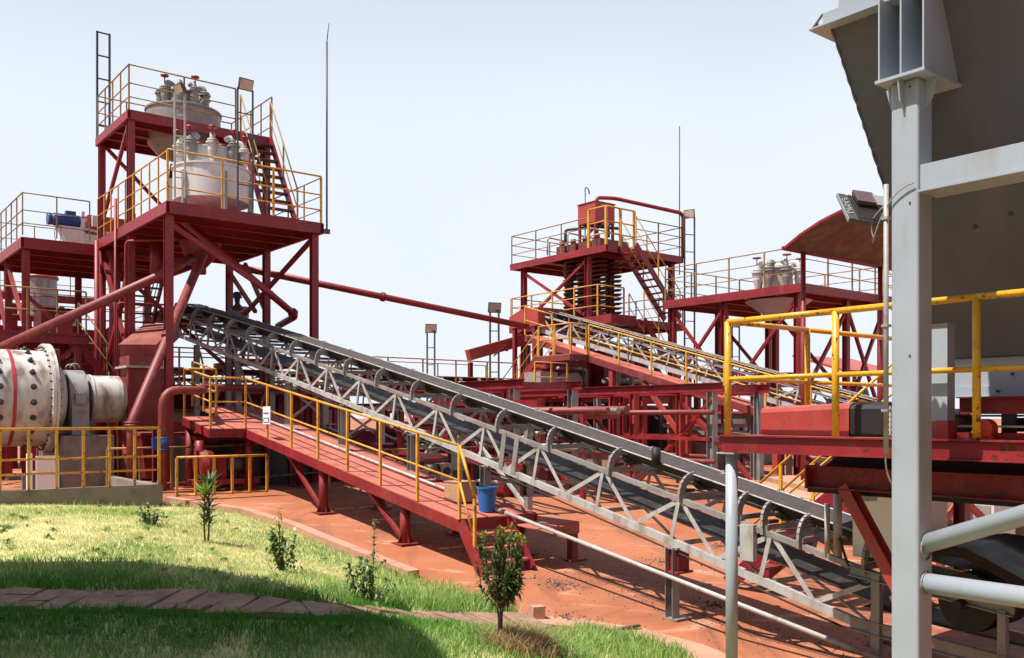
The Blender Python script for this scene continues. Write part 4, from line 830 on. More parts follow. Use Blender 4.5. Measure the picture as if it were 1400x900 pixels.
# ---------------------------------------------------------------- the worker on the service deck
def person(label, o, cat='person'):
    t = thing('person', label, cat, o); u, v, z = o
    def skin(name, joints, edges, m, root, sub=2):
        me = bpy.data.meshes.new(name); me.from_pydata([j[:3] for j in joints], edges, []); ob = bpy.data.objects.new(name, me); COL.objects.link(ob); ob.parent = t
        md = ob.modifiers.new('skin', 'SKIN'); md.use_smooth_shade = True
        for i, j in enumerate(joints):
            r = j[3]; me.skin_vertices[0].data[i].radius = (r, r if len(j) < 5 else j[4]); me.skin_vertices[0].data[i].use_root = (i == root)
        ob.modifiers.new('sub', 'SUBSURF').render_levels = sub; me.materials.append(m); ORG[ob.name] = o; return ob
    # local frame: x = u, y = v; faces -u (towards the belt), leaning on it
    J = [(0,0,.95,.15,.11),(-.02,0,1.12,.135,.10),(-.08,0,1.32,.165,.11),(-.13,0,1.47,.10,.08),(-.16,0,1.56,.055),(-.19,0,1.66,.09),(-.20,0,1.78,.085),
         (-.10,.19,1.44,.065),(-.20,.26,1.20,.05),(-.38,.20,1.06,.04),(-.46,.18,1.04,.032),
         (-.10,-.19,1.44,.065),(-.22,-.27,1.22,.05),(-.40,-.22,1.06,.04),(-.48,-.2,1.04,.032),
         (.02,.10,.88,.095),(.0,.11,.48,.065),(.03,.11,.09,.05),(-.10,.12,.045,.04),
         (.02,-.10,.88,.095),(-.02,-.11,.48,.065),(.05,-.11,.09,.05),(-.08,-.12,.045,.04)]
    E = [(0,1),(1,2),(2,3),(3,4),(4,5),(5,6),(3,7),(7,8),(8,9),(9,10),(3,11),(11,12),(12,13),(13,14),(0,15),(15,16),(16,17),(17,18),(0,19),(19,20),(20,21),(21,22)]
    for hx, hy in ((-.46,.18),(-.48,-.2)):
        b = 10 if hy > 0 else 14
        for k in range(5):
            n = len(J); s = (k-2)*.018; L = (.045,.075,.085,.078,.06)[k]
            J.append((hx-.05,hy+s,1.035,.011)); J.append((hx-.05-L*.6,hy+s*1.2,1.035,.009)); J.append((hx-.05-L,hy+s*1.2,1.015,.008)); E += [(b,n),(n,n+1),(n+1,n+2)]
    skin('body', J, E, SKIN, 0)
    S = [(0,0,.93,.165,.125),(-.02,0,1.12,.155,.12),(-.08,0,1.32,.185,.13),(-.13,0,1.46,.12,.10),(-.10,.19,1.44,.085),(-.20,.26,1.20,.068),(-.34,.22,1.09,.055),(-.10,-.19,1.44,.085),(-.22,-.27,1.22,.068),(-.36,-.235,1.09,.055)]
    skin('shirt', S, [(0,1),(1,2),(2,3),(3,4),(4,5),(5,6),(3,7),(7,8),(8,9)], SHIRT, 0)
    skin('trousers', [(0,0,.95,.16,.125),(.02,.10,.86,.11),(.0,.11,.48,.082),(.03,.11,.14,.07),(.02,-.10,.86,.11),(-.02,-.11,.48,.082),(.05,-.11,.14,.07)], [(0,1),(1,2),(2,3),(0,4),(4,5),(5,6)], TROU, 0)
    q = MB(); q.lathe((u-.20,v,z+1.74), [(.150,-.02),(.125,0),(.122,.06),(.09,.12),(.04,.145),(.001,.15)], 20); q.prism([(u-.30,v-.08,z+1.725),(u-.42,v-.04,z+1.715),(u-.42,v+.04,z+1.715),(u-.30,v+.08,z+1.725)],(0,0,.012)); part('helmet', q, BLUE, t)
    q = MB(); q.box(u-.296,u-.27,v-.012,v+.012,z+1.64,z+1.69); q.box(u-.285,u-.27,v-.03,v+.03,z+1.60,z+1.612); part('face', q, SKIN, t)
    return t
wp = PU(324, 437, 9.95); person('worker in a blue helmet and dusty pink shirt leaning over the conveyor head', (9.64, 24.12, 3.70)).rotation_euler[2] = ANG+R(55)
# ================================================================ RIGHT TOWER WITH THE SPIRALS
Z3, Z4 = 8.0, 5.6
t2w = thing('spiral_tower', 'distant red steel tower with brown spiral banks and a red feed box on top', 'tower', (21.6,22.2,.66))
platform(t2w, 21.5, 25.4, 22.0, 27.2, Z3, [], [((21.7,26.6,7.6),(21.7,23.2,5.7)), ((21.7,23.2,7.6),(21.7,26.6,5.7)), ((25.2,22.3,5.0),(25.2,24.3,2.6)), ((21.7,23.2,5.2),(21.7,26.6,2.8))], beam=.22)
platform(t2w, 21.3, 25.7, 22.2, 27.0, Z4, [(21.7,26.6),(21.7,23.1),(25.2,22.4),(25.2,26.6),(23.4,22.4)], [], beam=.24, lw=.18)
for u, v in ((21.7,26.6),(21.7,23.1),(25.2,22.4),(25.2,26.6)): q = MB(); q.ibeam((u,v,Z4+.004),(u,v,Z3-.24),.18,.18,.014,(0,1,0)); part('upper_leg', q, RED, t2w)
railing(t2w, [(21.55,22.9,Z3),(21.55,27.15,Z3),(25.35,27.15,Z3),(25.35,22.05,Z3),(22.9,22.05,Z3)], 1.05, (.7,.35), .02, RAIL_BACKLIT, 1.6, .04)
railing(t2w, [(22.9,22.05,Z3),(21.55,22.05,Z3),(21.55,22.9,Z3)], 1.3, (.8,.4), .03, YEL, .9, .09)
railing(t2w, [(21.35,26.9,Z4),(21.35,22.25,Z4),(22.6,22.25,Z4)], 1.05, (.7,.35), .024, YEL, 1.1, .055)
railing(t2w, [(21.35,26.95,Z4),(25.65,26.95,Z4),(25.65,22.25,Z4),(24.6,22.25,Z4)], 1.05, (.7,.35), .018, RAIL_BACKLIT, 1.3, .04)
stairs(t2w, (22.15,21.95,Z3-.05), (24.35,21.95,Z4+.03), (0,-.7,0), 11, RED, RED, (0,1), YEL, .95, .2)
stairs(t2w, (22.7,22.1,Z4-.1), (24.9,22.1,2.98), (0,-.7,0), 11, RED, RED, (0,1), YEL, .95, .2)
q = MB(); q.box(21.25,22.4,21.5,22.2,5.30,5.6); part('front_landing', q, RED, t2w)
# red feed box on stilts, its pipes
fb = thing('feed_box', 'bright red feed box on stilts at the very top of the right tower', 'box', (22.6,23.7,Z3))
q = MB(); q.box(22.15,23.1,23.2,24.1,9.05,9.75); q.box(22.12,23.13,23.17,24.13,9.755,9.78); part('shell', q, RED2, fb)
for u, v in ((22.2,23.25),(23.05,23.25),(22.2,24.05),(23.05,24.05)): q = MB(); q.bar((u,v,Z3),(u,v,9.05),.08); part('leg', q, RED, fb)
for k, (a, b) in enumerate(((22.0,24.6),(23.4,23.2),(22.4,22.8),(23.2,24.7))):
    q = MB(); q.tube(elbow([(22.6,23.7,9.04),(22.6+(a-22.6)*.3,23.7+(b-23.7)*.3,8.98),(a,b,8.95),(a,b,8.45)],.12), .055, 9); part('feed_pipe', q, MAST, fb)
A = (22.7,23.7,9.8); B = PY(829,271,32.0); C = PY(934,292,33.4)
pipething('dark red pipe from the feed box sloping to the right corner mast', [(22.7,23.7,9.79),(22.7,23.7,10.05),(23.3,23.4,10.06),C,(C[0],C[1],8.0)], .07, RED, .2)
# spirals: one built, the others copied
def spiral(o):
    u, v, z = o; t = thing('spiral_concentrator', 'brown spiral concentrator nearest the front leg of the right tower', 'spiral', o, 'brown spirals inside the right tower')
    q = MB(); q.tube([(u,v,z),(u,v,z+2.85)], .06, 10); part('column', q, SPIR, t)
    q = MB(); n = 14*16; prof = ((.07,.05),(.2,0),(.29,.01),(.33,.06),(.34,.085),(.325,.06),(.28,-.0),(.2,-.015),(.07,.035)); S = []
    for i in range(n+1):
        a = 2*math.pi*i/14; zz = z+.15+2.6*i/n
        for r, h in prof: S.append((u+r*math.cos(a), v+r*math.sin(a), zz+h))
    m = len(prof); q.add(S, [(i*m+j, i*m+(j+1) % m, (i+1)*m+(j+1) % m, (i+1)*m+j) for i in range(n) for j in range(m)], True); part('trough', q, SPIR, t); return t
sp = None
SPL = {(0,0):'brown spiral concentrator at the front corner of the bank, nearest the crossed braces',(0,1):'brown spiral concentrator second in the row behind the crossed braces',(0,2):'brown spiral concentrator at the far left end of the row behind the crossed braces'}
for i in range(2):
    for j in range(3):
        o = (22.6+.70*i, 23.5+.70*j, Z4+.01)
        lab = SPL.get((i,j)) or 'brown spiral concentrator in the rear row of the bank, %s from the red stairs' % ('first','second','third')[j]
        if sp is None: sp = spiral(o); sp['label'] = lab
        else: clone(sp, o, lab)
# deck-top distributor blocks of the spirals
q = MB()
dp = thing('spiral_distributor', 'row of dark red distributor heads on the top deck of the right tower', 'distributor', (22.4,23.4,Z3))
for i in range(4): q = MB(); v = 22.9+.62*i; q.box(22.1,23.5,v,v+.45,Z3+.002,Z3+.42); q.tube([(22.2,v+.25,Z3+.42),(22.2,v+.25,Z3+.6)],.1,10); part('head_box', q, SPIR, dp)
for i in range(3): q = MB(); v = 23.1+1.1*i; q.tube(elbow([(21.75,v,Z3+.1),(21.75,v,Z3+.75),(23.6,v+.2,Z3+.75),(23.6,v+.2,Z3+.1)],.15),.03,7); part('hose_rail', q, GALVL, dp)
# masts at the right tower
q = MB(); q.tube([(25.5,21.9,7.8),(25.5,21.9,10.2)],.03,6); q.tube([(25.5,21.9,10.2),(25.52,21.9,13.0)],.016,5)
p = PY(929,290,33.4); mz = ZC+(HZ-173)*33.4/F; q = MB(); q.tube([(p[0],p[1],7.4),(p[0],p[1],mz)],.022,6); solo('antenna_mast', q, MAST, 'thin dark antenna mast at the right corner of the distant spiral tower', 'mast', (p[0],p[1],7.4), 'thin antenna masts')
p = PY(800,300,33.5); mz = ZC+(HZ-257)*33.5/F; q = MB(); q.tube([(p[0],p[1],Z3),(p[0],p[1],mz)],.025,6); q.tube(bez((p[0],p[1],mz),(p[0]+.15,p[1]-.02,mz+.05),(p[0]+.2,p[1],mz-.1),4),.02,5); q.tube([(p[0]+.2,p[1],mz-.2),(p[0]+.2,p[1],mz-.08)],.03,6); solo('camera_pole', q, MAST, 'thin pole with a small camera beside the red feed box', 'pole', (p[0],p[1],Z3))
p = PY(936,440,33.0); lightmast('ladder mast with a dark floodlight right of the spiral tower', (p[0],p[1],.66), None, ZC+(HZ-296)*33/F, (.8,-.3,0), .4, (-.9,-.35,-.15), MAST, lamp=.36, gap=.6)
# ================================================================ SECOND CONVEYOR AND ITS WALKWAY
z2 = lambda v: 4.12+.27*(v-20.8)
cv2 = thing('second_conveyor', 'narrower grey lattice conveyor climbing to the spiral tower behind a yellow railed walkway', 'conveyor', (20.5,10.5,.0))
conveyor(cv2, 20.5, 21.35, 9.5, 24.2, lambda v: z2(v)+.16, .55, 1.4, GALVL, GALVL, GALVL, 1.4, lift=.17, bw=.14, lat=.06)
for v in (11.5, 14.2, 17.6, 20.6, 23.4):
    for u in (20.55,21.3): q = MB(); q.bar((u,v,gz(v)),(u,v,z2(v)+.1),.12); part('support_leg', q, GALV, cv2)
wk2 = thing('access_walkway', 'long narrow red walkway with yellow rails beside the second conveyor', 'walkway', (19.6,10,.0))
q = MB(); q.prof((20.0,9.0,z2(9.0)-.01),(20.0,22.6,z2(22.6)-.01),[(-.38,-.01),(.38,-.01),(.38,.01),(-.38,.01)]); q.prof((20.0,22.6,z2(22.6)-.01),(20.0,24.0,z2(24.0)-.01),[(-.38,-.01),(.38,-.01),(.38,.01),(-.38,.01)]); q.box(18.9,19.58,20.9,22.5,z2(20.9)-.02,z2(20.9)); part('deck_plate', q, DECK, wk2)
q = MB(); q.channel((19.6,9.0,z2(9.0)-.12),(19.6,24.0,z2(24.0)-.12),.07,.19,.012); q.channel((20.4,9.0,z2(9.0)-.12),(20.4,22.6,z2(22.6)-.12),.07,.2,.012,side=-1); q.bar((18.9,20.9,z2(20.9)-.11),(18.9,22.5,z2(20.9)-.11),.05,.17); q.bar((18.94,20.89,z2(20.9)-.11),(19.58,20.89,z2(20.9)-.11),.04,.17); part('edge_beam', q, PIPE, wk2)
railing(wk2, [(19.63,9.0,z2(9.0)),(19.63,20.85,z2(20.85))], .95, (.5,), .024, YEL, 1.3, .05); railing(wk2, [(19.63,22.6,z2(22.6)),(19.63,24.0,z2(24.0))], .95, (.5,), .024, YEL, 1.3, .05); railing(wk2, [(19.60,20.92,z2(20.9)),(18.93,20.92,z2(20.9)),(18.93,22.45,z2(20.9))], .95, (.5,), .024, YEL, .7, .05)
railing(wk2, [(20.38,9.0,z2(9.0)),(20.38,22.6,z2(22.6))], .95, (.5,), .018, RAIL_BACKLIT, 2.6, .04)
for v in (19.9, 16.95, 14.0, 11.6, 22.7):
    q = MB(); q.bar((19.72,v,gz(v)),(19.72,v,z2(min(v,22.6))-.25),.16,.16); q.box(19.6,19.84,v-.12,v+.12,gz(v),gz(v)+.03); part('leg', q, RED2, wk2)
q = MB(); q.bar((19.72,16.95,1.4),(19.72,18.6,z2(18.6)-.3),.12); part('brace', q, RED2, wk2)
stairs(wk2, (18.92,22.5,z2(20.9)-.05), (18.92,24.3,2.6), (.66,0,0), 9, RED, RED, (0,1), YEL, .9, .2)
# head chute of the second conveyor
boxthing('transfer_chute', 'bright red sloping transfer chute at the head of the second conveyor', 'chute', (20.9,24.6,z2(24)), [
    ('hood', RED2, lambda q: q.prism([(20.2,24.0,5.35),(20.2,25.6,5.35),(20.2,25.6,5.75),(20.2,24.9,5.98),(20.2,24.0,5.98)],(1.4,0,0))), ('outlet', DARKM, lambda q: q.box(21.605,22.3,24.1,25.2,5.36,5.95)), ('frame', RED, lambda q: [q.bar((u,v,.66),(u,v,5.34),.13) for u in (20.3,21.5) for v in (24.3,25.4)])])
# ================================================================ THIRD CONVEYOR (runs across, behind)
cv3 = thing('cross_conveyor', 'level dark conveyor with yellow rails crossing behind the foreground conveyor', 'conveyor', (0,0,0)); cv3.location = W((20.1,24.9,0)); cv3.rotation_euler = (0,0,ANG+R(90))
conveyor(cv3, 1.0, 1.9, 0, 17, lambda v: 2.95, .34, .8, RED, RED, GALVL, .8, lift=.30, lat=.04)
q = MB(); q.box(.1,.95,0,17,3.0,3.03); q.bar((.1,0,2.93),(.1,17,2.93),.06,.14); part('walkway_plate', q, RED, cv3)
railing(cv3, [(.13,0,3.03),(.13,17,3.03)], 1.05, (.5,), .022, YEL, 1.3, .045); railing(cv3, [(1.95,0,3.03),(1.95,17,3.03)], 1.05, (.5,), .015, RAIL_BACKLIT, 2.0, .035)
for v in (1.,4.,7.,10.,13.,16.): 
    for u in (.3,1.7): q = MB(); q.bar((u,v,.66),(u,v,2.85),.12); part('leg', q, RED, cv3)
# red launder sloping beyond it
A = PY(640,486,33); B = PY(722,463,34); t = thing('launder', 'bright red covered launder sloping up beyond the cross conveyor', 'launder', (A[0],A[1],.66))
q = MB(); q.prof(A, B, [(-.2,-.2),(.2,-.2),(.2,.2),(-.2,.2)]); part('trough', q, RED2, t); q = MB(); q.bar((A[0]+.1,A[1],.66),(A[0]+.1,A[1],A[2]-.25),.14); q.bar((B[0],B[1],.66),(B[0],B[1],B[2]-.25),.14); q.bar(PY(692,480,33.5),PY(716,449,33.8),.08); q.bar(PY(675,487,33.2),PY(712,454,33.4),.05); part('support', q, RED, t)
for px, top, Y, lab, lm in ((584,452,44,'far ladder mast with twin floodlights above the cross conveyor, left one',.5),(670,424,38,'far ladder mast with a square floodlight above the cross conveyor, right one',.5),(1001,446,46,'small far ladder mast framed by the legs of the rail topped platform',.4)):
    p = PY(px,500,Y); lightmast(lab, (p[0],p[1],.66), None, ZC+(HZ-top)*Y/F, (.78,-.62,0), .36, (-.3,-.9,-.2), MAST, lamp=lm, gap=.75, r=.03)
# ================================================================ MEZZANINE, TANKS AND MACHINES UNDER THE RIGHT TOWER
mz_ = thing('mezzanine', 'low red mezzanine frame under the right tower behind the foreground conveyor', 'platform', (15.9,21,.66))
platform(mz_, 15.9, 24.2, 21.0, 24.0, 2.95, [(16.1,21.2),(18.3,21.2),(20.2,21.15),(22.2,21.2),(24.0,21.2),(16.1,23.8),(20.2,23.8),(24.0,23.8)], [((18.3,21.2,2.6),(20.2,21.2,.8)), ((22.2,21.2,2.6),(20.2,21.2,.8))], beam=.28, lw=.2)
railing(mz_, [(17.6,21.05,2.95),(18.9,21.05,2.95)], .9, (.45,), .02, YEL, .6, .05)
q = MB(); q.tube([(21.0,21.6,3.4),(23.8,21.6,3.4)],.1,10); q.tube(elbow([(21.5,21.4,2.9),(21.5,21.4,3.7),(23.5,21.4,3.7)],.2),.05,8); q.box(18.2,18.9,21.5,22.3,2.96,3.6); q.lathe((19.6,21.7,3.3),[(.001,-.3),(.3,-.28),(.3,.28),(.001,.3)],18,(0,1,0)); part('pipework', q, GREYM, mz_)
for i, (u, v, s, m, lab) in enumerate(((17.2,22.2,1.0,RED,'maroon conical sump under the mezzanine, left of the pale legs'),(22.6,22.0,1.1,RED,'maroon conical sump under the mezzanine, right beneath the second conveyor'),(14.6,20.6,.9,RED,'maroon open sump standing left of the mezzanine'),(24.6,18.6,1.0,GREYM,'grey sump standing below the rail topped platform'))):
    boxthing('slurry_sump', lab, 'sump', (u,v,.66), [('tank', m, lambda q: taper(q,(u,v),.6*s,.6*s,.7,1.0*s,1.0*s,2.1*s+.2)), ('rim', RED2, lambda q: q.box(u-1.04*s,u+1.04*s,v-1.04*s,v+1.04*s,2.1*s+.203,2.1*s+.27))], 'slurry sumps under the right tower')
for i, (u, v, lab) in enumerate(((13.0,17.6,'red slurry pump out on the open floor behind the conveyor'),(16.4,18.6,'red slurry pump before the maroon sump on the right'),(21.0,18.2,'red slurry pump under the yellow railed walkway'),(18.4,19.6,'red slurry pump beside the pale legs of the mezzanine'))):
    z = gz(v)
    boxthing('slurry_pump', lab, 'pump', (u,v,z), [('casing', RED2, lambda q: (q.lathe((u,v,z+.4),[(.08,-.16),(.3,-.14),(.34,0),(.3,.14),(.08,.16)],20,(1,0,0)), q.tube([(u,v+.25,z+.4),(u,v+.25,z+1.0)],.1,10))), ('motor', DARKM, lambda q: q.tube([(u+.45,v,z+.4),(u+1.0,v,z+.4)],.17,14)), ('base_frame', RED, lambda q: (q.box(u-.3,u+1.1,v-.25,v+.25,z,z+.1), q.box(u+.2,u+.42,v-.15,v+.15,z+.1,z+.55)))], 'red slurry pumps in the shade')
q = MB(); q.box(14.7,14.9,14.6,19.4,.0,1.45); q.box(14.91,17.2,19.2,19.4,.3,1.45); solo('bund_wall', q, TANW, 'tan bund wall low behind the trusses of the foreground conveyor', 'wall', (14.7,14.6,.3))
q = MB(); q.box(20.4,30.0,26.2,26.4,.5,2.6); solo('bund_wall', q, TANW, 'long tan back wall under the spiral tower', 'wall', (20.4,26.2,.5))
# machines and dark boxes filling the shade below the second conveyor
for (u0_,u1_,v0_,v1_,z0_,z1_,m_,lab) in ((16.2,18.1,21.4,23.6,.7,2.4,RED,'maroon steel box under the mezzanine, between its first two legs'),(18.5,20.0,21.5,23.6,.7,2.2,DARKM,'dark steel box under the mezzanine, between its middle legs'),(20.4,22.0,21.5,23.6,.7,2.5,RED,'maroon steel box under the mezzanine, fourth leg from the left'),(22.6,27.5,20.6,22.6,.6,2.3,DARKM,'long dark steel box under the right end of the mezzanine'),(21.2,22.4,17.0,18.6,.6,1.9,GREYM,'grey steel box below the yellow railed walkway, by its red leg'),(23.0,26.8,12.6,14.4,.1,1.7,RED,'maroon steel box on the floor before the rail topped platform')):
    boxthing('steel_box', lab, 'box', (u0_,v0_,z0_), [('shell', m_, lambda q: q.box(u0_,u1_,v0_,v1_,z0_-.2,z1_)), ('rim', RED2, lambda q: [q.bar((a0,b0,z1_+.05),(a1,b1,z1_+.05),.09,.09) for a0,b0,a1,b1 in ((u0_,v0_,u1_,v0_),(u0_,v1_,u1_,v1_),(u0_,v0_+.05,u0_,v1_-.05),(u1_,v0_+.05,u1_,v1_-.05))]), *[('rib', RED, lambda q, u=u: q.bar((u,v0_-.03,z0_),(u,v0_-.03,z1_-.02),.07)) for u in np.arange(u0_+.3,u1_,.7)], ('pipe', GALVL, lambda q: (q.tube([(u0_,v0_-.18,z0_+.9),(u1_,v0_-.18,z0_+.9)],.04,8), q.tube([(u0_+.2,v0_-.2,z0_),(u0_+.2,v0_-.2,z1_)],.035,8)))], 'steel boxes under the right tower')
ft = thing('trestle_frame', 'bright red braced trestle below the second conveyor walkway', 'trestle', (20.6,15,.3))
for u, v, zt in ((20.75,18.4,3.1),(21.9,18.4,3.0),(20.75,15.4,2.4),(21.9,15.4,2.4),(22.6,13.0,2.0),(20.8,13.0,1.7)): q = MB(); q.bar((u,v,gz(v)),(u,v,zt),.14); part('leg', q, RED2 if u < 21 else RED, ft)
for p_, q_ in (((20.75,18.4,2.9),(20.75,15.4,.9)),((20.75,15.4,2.2),(20.8,13.0,.6)),((21.9,18.4,1.0),(21.9,15.4,2.2)),((20.75,15.4,2.3),(21.9,15.4,.8)),((20.7,18.4,2.2),(22.0,18.4,2.2)),((20.75,18.5,1.6),(20.75,13.0,1.2)),((22.0,15.4,1.7),(22.6,13.0,1.7))): q = MB(); q.bar(p_, q_, .10); part('brace', q, RED, ft)
q = MB(); q.tube([(20.6,18.6,1.95),(20.6,12.6,1.55)],.06,8); q.tube(bez((21.3,16.9,2.2),(21.2,16.3,1.2),(21.5,15.9,.6),8),.06,8); part('hose', q, GALVL, ft)
pf = thing('portal_frame', 'bright red portal frame with grey columns between the bund wall and the mezzanine', 'frame', (16.2,13,.3))
for i, (u, v) in enumerate(((16.2,13.2),(16.2,15.6),(16.2,18.0),(17.9,13.2),(17.9,15.6),(17.9,18.0),(19.0,19.8),(17.2,20.3))): q = MB(); q.ibeam((u,v,gz(v)),(u,v,2.75),.17,.17,.014,(0,1,0)); part('leg', q, (GALV, RED2, RED)[i % 3], pf)
q = MB()
for u in (16.2,17.9): q.ibeam((u,12.9,2.86),(u,20.4,2.86),.14,.2)
for v in (13.2,15.6,18.0,20.3): q.bar((16.28,v,2.84),(17.82,v,2.84),.1,.14)
part('beam', q, RED, pf)
for p_, q_ in (((16.2,13.2,2.6),(16.2,15.6,.5)),((16.2,18.0,2.6),(16.2,15.6,.6)),((17.9,13.2,.5),(17.9,15.6,2.6)),((16.2,13.1,1.6),(17.9,13.1,1.6)),((16.15,13.2,1.7),(16.15,18.0,1.7))): q = MB(); q.bar(p_, q_, .08); part('brace', q, RED, pf)
q = MB(); q.tube([(16.0,13.0,2.3),(16.0,20.2,2.3)],.06,9); q.tube([(16.05,13.0,1.2),(16.05,20.2,1.25)],.05,9); part('pipework', q, PIPE, pf)
t = thing('thickener_tank', 'wide low maroon tank far behind the foreground conveyor', 'tank', (11.0,31.5,.66)); q = MB(); q.lathe((11.0,31.5,.5), [(5.2,0),(5.2,2.3),(5.3,2.31),(5.3,2.42),(5.1,2.44)], 60); part('shell', q, RED, t)
q = MB(); [q.bar((11+5.26*math.cos(a),31.5+5.26*math.sin(a),.6),(11+5.26*math.cos(a),31.5+5.26*math.sin(a),2.8),.1) for a in np.linspace(0,6.28,32)]; part('ribs', q, RED, t)
railing(t, [(11+5.2*math.cos(a),31.5+5.2*math.sin(a),2.94) for a in np.linspace(2.2,6.6,12)], 1.0, (.5,), .022, YEL, 1.6, .045)
for (u0_,u1_,v0_,v1_,z1_,m_,lab) in ((19.6,21.4,22.7,23.7,4.1,RED,'maroon screen housing on the mezzanine, left one behind the yellow rail'),(21.8,24.0,22.4,23.7,4.5,RED,'taller maroon screen housing on the mezzanine under the spiral tower')):
    boxthing('screen_housing', lab, 'housing', (u0_,v0_,2.95), [('shell', m_, lambda q: (q.box(u0_,u1_,v0_,v1_,3.0,z1_-.25), q.prism([(u0_,v0_,z1_-.247),(u1_,v0_,z1_-.247),(u1_-.15,v0_,z1_),(u0_+.15,v0_,z1_)],(0,v1_-v0_,0)))), ('drive', DARKM, lambda q: q.tube([(u0_+.3,v0_-.2,3.4),(u0_+.9,v0_-.2,3.4)],.16,14)), ('pipe', GALVL, lambda q: q.tube(elbow([(u1_-.3,v0_-.15,2.97),(u1_-.3,v0_-.15,z1_-.3),(u0_+.2,v0_-.15,z1_-.3)],.15),.05,8))], 'housings on the mezzanine')
for o_, dz_, lab in (((12.3,15.2,.35),0,'bright red portal frame standing just behind the trusses of the foreground conveyor'),((18.2,14.6,.3),0,'bright red portal frame below the lower end of the second conveyor')): clone(pf, o_, lab, dz_)
for (u0_,u1_,v0_,v1_,z1_,m_,lab) in ((12.2,13.9,18.6,21.0,1.8,DARKM,'dark steel bin beside the red portal frame nearest the conveyor'),(12.0,13.0,15.4,17.4,1.1,RED,'low maroon bin under the red portal frame nearest the conveyor')):
    boxthing('steel_bin', lab, 'bin', (u0_,v0_,.3), [('shell', m_, lambda q: q.box(u0_,u1_,v0_,v1_,.2,z1_)), ('rim', RED, lambda q: [q.bar((a0,b0,z1_+.05),(a1,b1,z1_+.05),.09,.09) for a0,b0,a1,b1 in ((u0_,v0_,u1_,v0_),(u0_,v1_,u1_,v1_),(u0_,v0_+.05,u0_,v1_-.05),(u1_,v0_+.05,u1_,v1_-.05))]), ('pipe', GALVL, lambda q: q.tube([(u0_-.15,v0_,z1_-.3),(u0_-.15,v1_,z1_-.3)],.04,8))], 'steel bins behind the foreground conveyor')
# a rack of pipes and conduits between the two conveyors
pr = thing('pipe_rack', 'low red pipe rack running between the two conveyors', 'pipe rack', (13.4,16,.5))
for v in (14.2,16.4,18.6,20.8):
    q = MB(); q.bar((13.2,v,gz(v)),(13.2,v,2.15),.1); q.bar((14.2,v,gz(v)),(14.2,v,2.15),.1); q.bar((13.15,v,2.2),(14.25,v,2.2),.1); q.bar((13.15,v,1.4),(14.25,v,1.4),.08); part('frame', q, RED, pr)
for i, (u, z, r, m) in enumerate(((13.35,2.33,.07,PIPE),(13.65,2.32,.07,GALV),(13.9,2.34,.09,PIPE),(13.5,1.52,.08,GALVL),(13.9,1.53,.09,PIPE))): q = MB(); q.tube([(u,13.6,z),(u,21.4,z)],r,10); part('pipe', q, m, pr)
ms = thing('mid_frame', 'grey and maroon trestle frame with hoses behind the conveyor trusses', 'frame', (11.4,15,.4))
for u, v, m in ((11.2,13.6,GALV),(11.4,16.2,GALV),(11.4,18.6,RED),(12.2,20.6,RED),(11.3,22.4,GALV)): q = MB(); q.bar((u,v,gz(v)),(u,v,2.4),.12); part('leg', q, m, ms)
q = MB(); q.bar((11.3,13.4,2.46),(11.3,22.6,2.46),.1,.14); q.bar((11.3,13.4,1.2),(11.3,22.6,1.5),.07,.1); part('rail', q, RED, ms)
q = MB(); q.bar((11.3,13.6,.3),(11.3,16.2,2.3),.06); q.bar((11.4,16.2,2.3),(11.4,18.6,.6),.06); q.tube([(11.5+.1*math.sin(v*3),v,1.9-.25*math.sin((v-13.5)*1.4)**2) for v in np.linspace(13.5,22.5,40)],.035,7); part('hose', q, GALVL, ms)
# ================================================================ RAIL TOPPED PLATFORM ON THE RIGHT
p3 = thing('cyclone_platform', 'red railed platform with crossed braces carrying pale cyclones right of the spiral tower', 'platform', (22.6,15.2,.4), 'raised red steel platforms'); Z5 = 6.0
platform(p3, 22.5, 27.8, 15.1, 20.35, Z5, [(22.7,20.1),(22.7,18.0),(22.7,15.4),(25.2,15.4),(27.2,15.4),(25.3,18.0),(25.0,20.1),(27.4,19.8)],
    [((22.7,20.1,5.6),(22.7,17.9,3.1)),((22.7,18.0,5.6),(22.7,20.2,3.1)),((22.7,18.0,2.8),(22.7,20.2,.8)),((25.2,15.4,5.6),(27.2,15.4,2.2)),((27.2,15.4,5.4),(25.2,15.4,2.2)),((25.3,18,5.6),(25.2,15.4,2.8)),((22.8,15.4,2.6),(25.2,15.4,5.4)),((25.3,18,3.1),(25,20.1,5.5)),((22.7,15.5,5.5),(22.7,17.9,2.8))], beam=.24, lw=.17)
railing(p3, [(22.55,15.15,Z5),(22.55,20.3,Z5),(27.7,20.3,Z5),(27.7,15.15,Z5),(22.55,15.15,Z5)], 1.05, (.7,.35), .018, RAIL_BACKLIT, 1.3, .042)
stairs(p3, (26.7,15.05,Z5-.05), (26.7,12.4,3.0), (.8,0,0), 12, RED, RED, (0,1), RAIL_BACKLIT, .95, .2)
cu, cv_ = 23.9, 16.9; t3 = thing('cyclone_tank', 'pale grey cyclone cluster standing on the platform right of the spiral tower', 'tank', (cu,cv_,Z5), 'white cyclone tanks')
q = MB(); q.lathe((cu,cv_,Z5), [(.1,-.75),(.5,-.62),(.95,-.28),(1.0,-.25)], 32); part('bowl', q, WHITE, t3)
q = MB(); q.lathe((cu,cv_,Z5), [(.42,.003),(.42,.72),(.5,.73),(.5,.8),(.3,.9),(.001,.92)], 28); part('distributor', q, WHITE, t3)
for k in range(8): a = k*math.pi/4+.2; cyc(t3, cu+.66*math.cos(a), cv_+.66*math.sin(a), Z5+.1, a, 1.25, (GREYT if k % 3 else WHITE), k % 2)
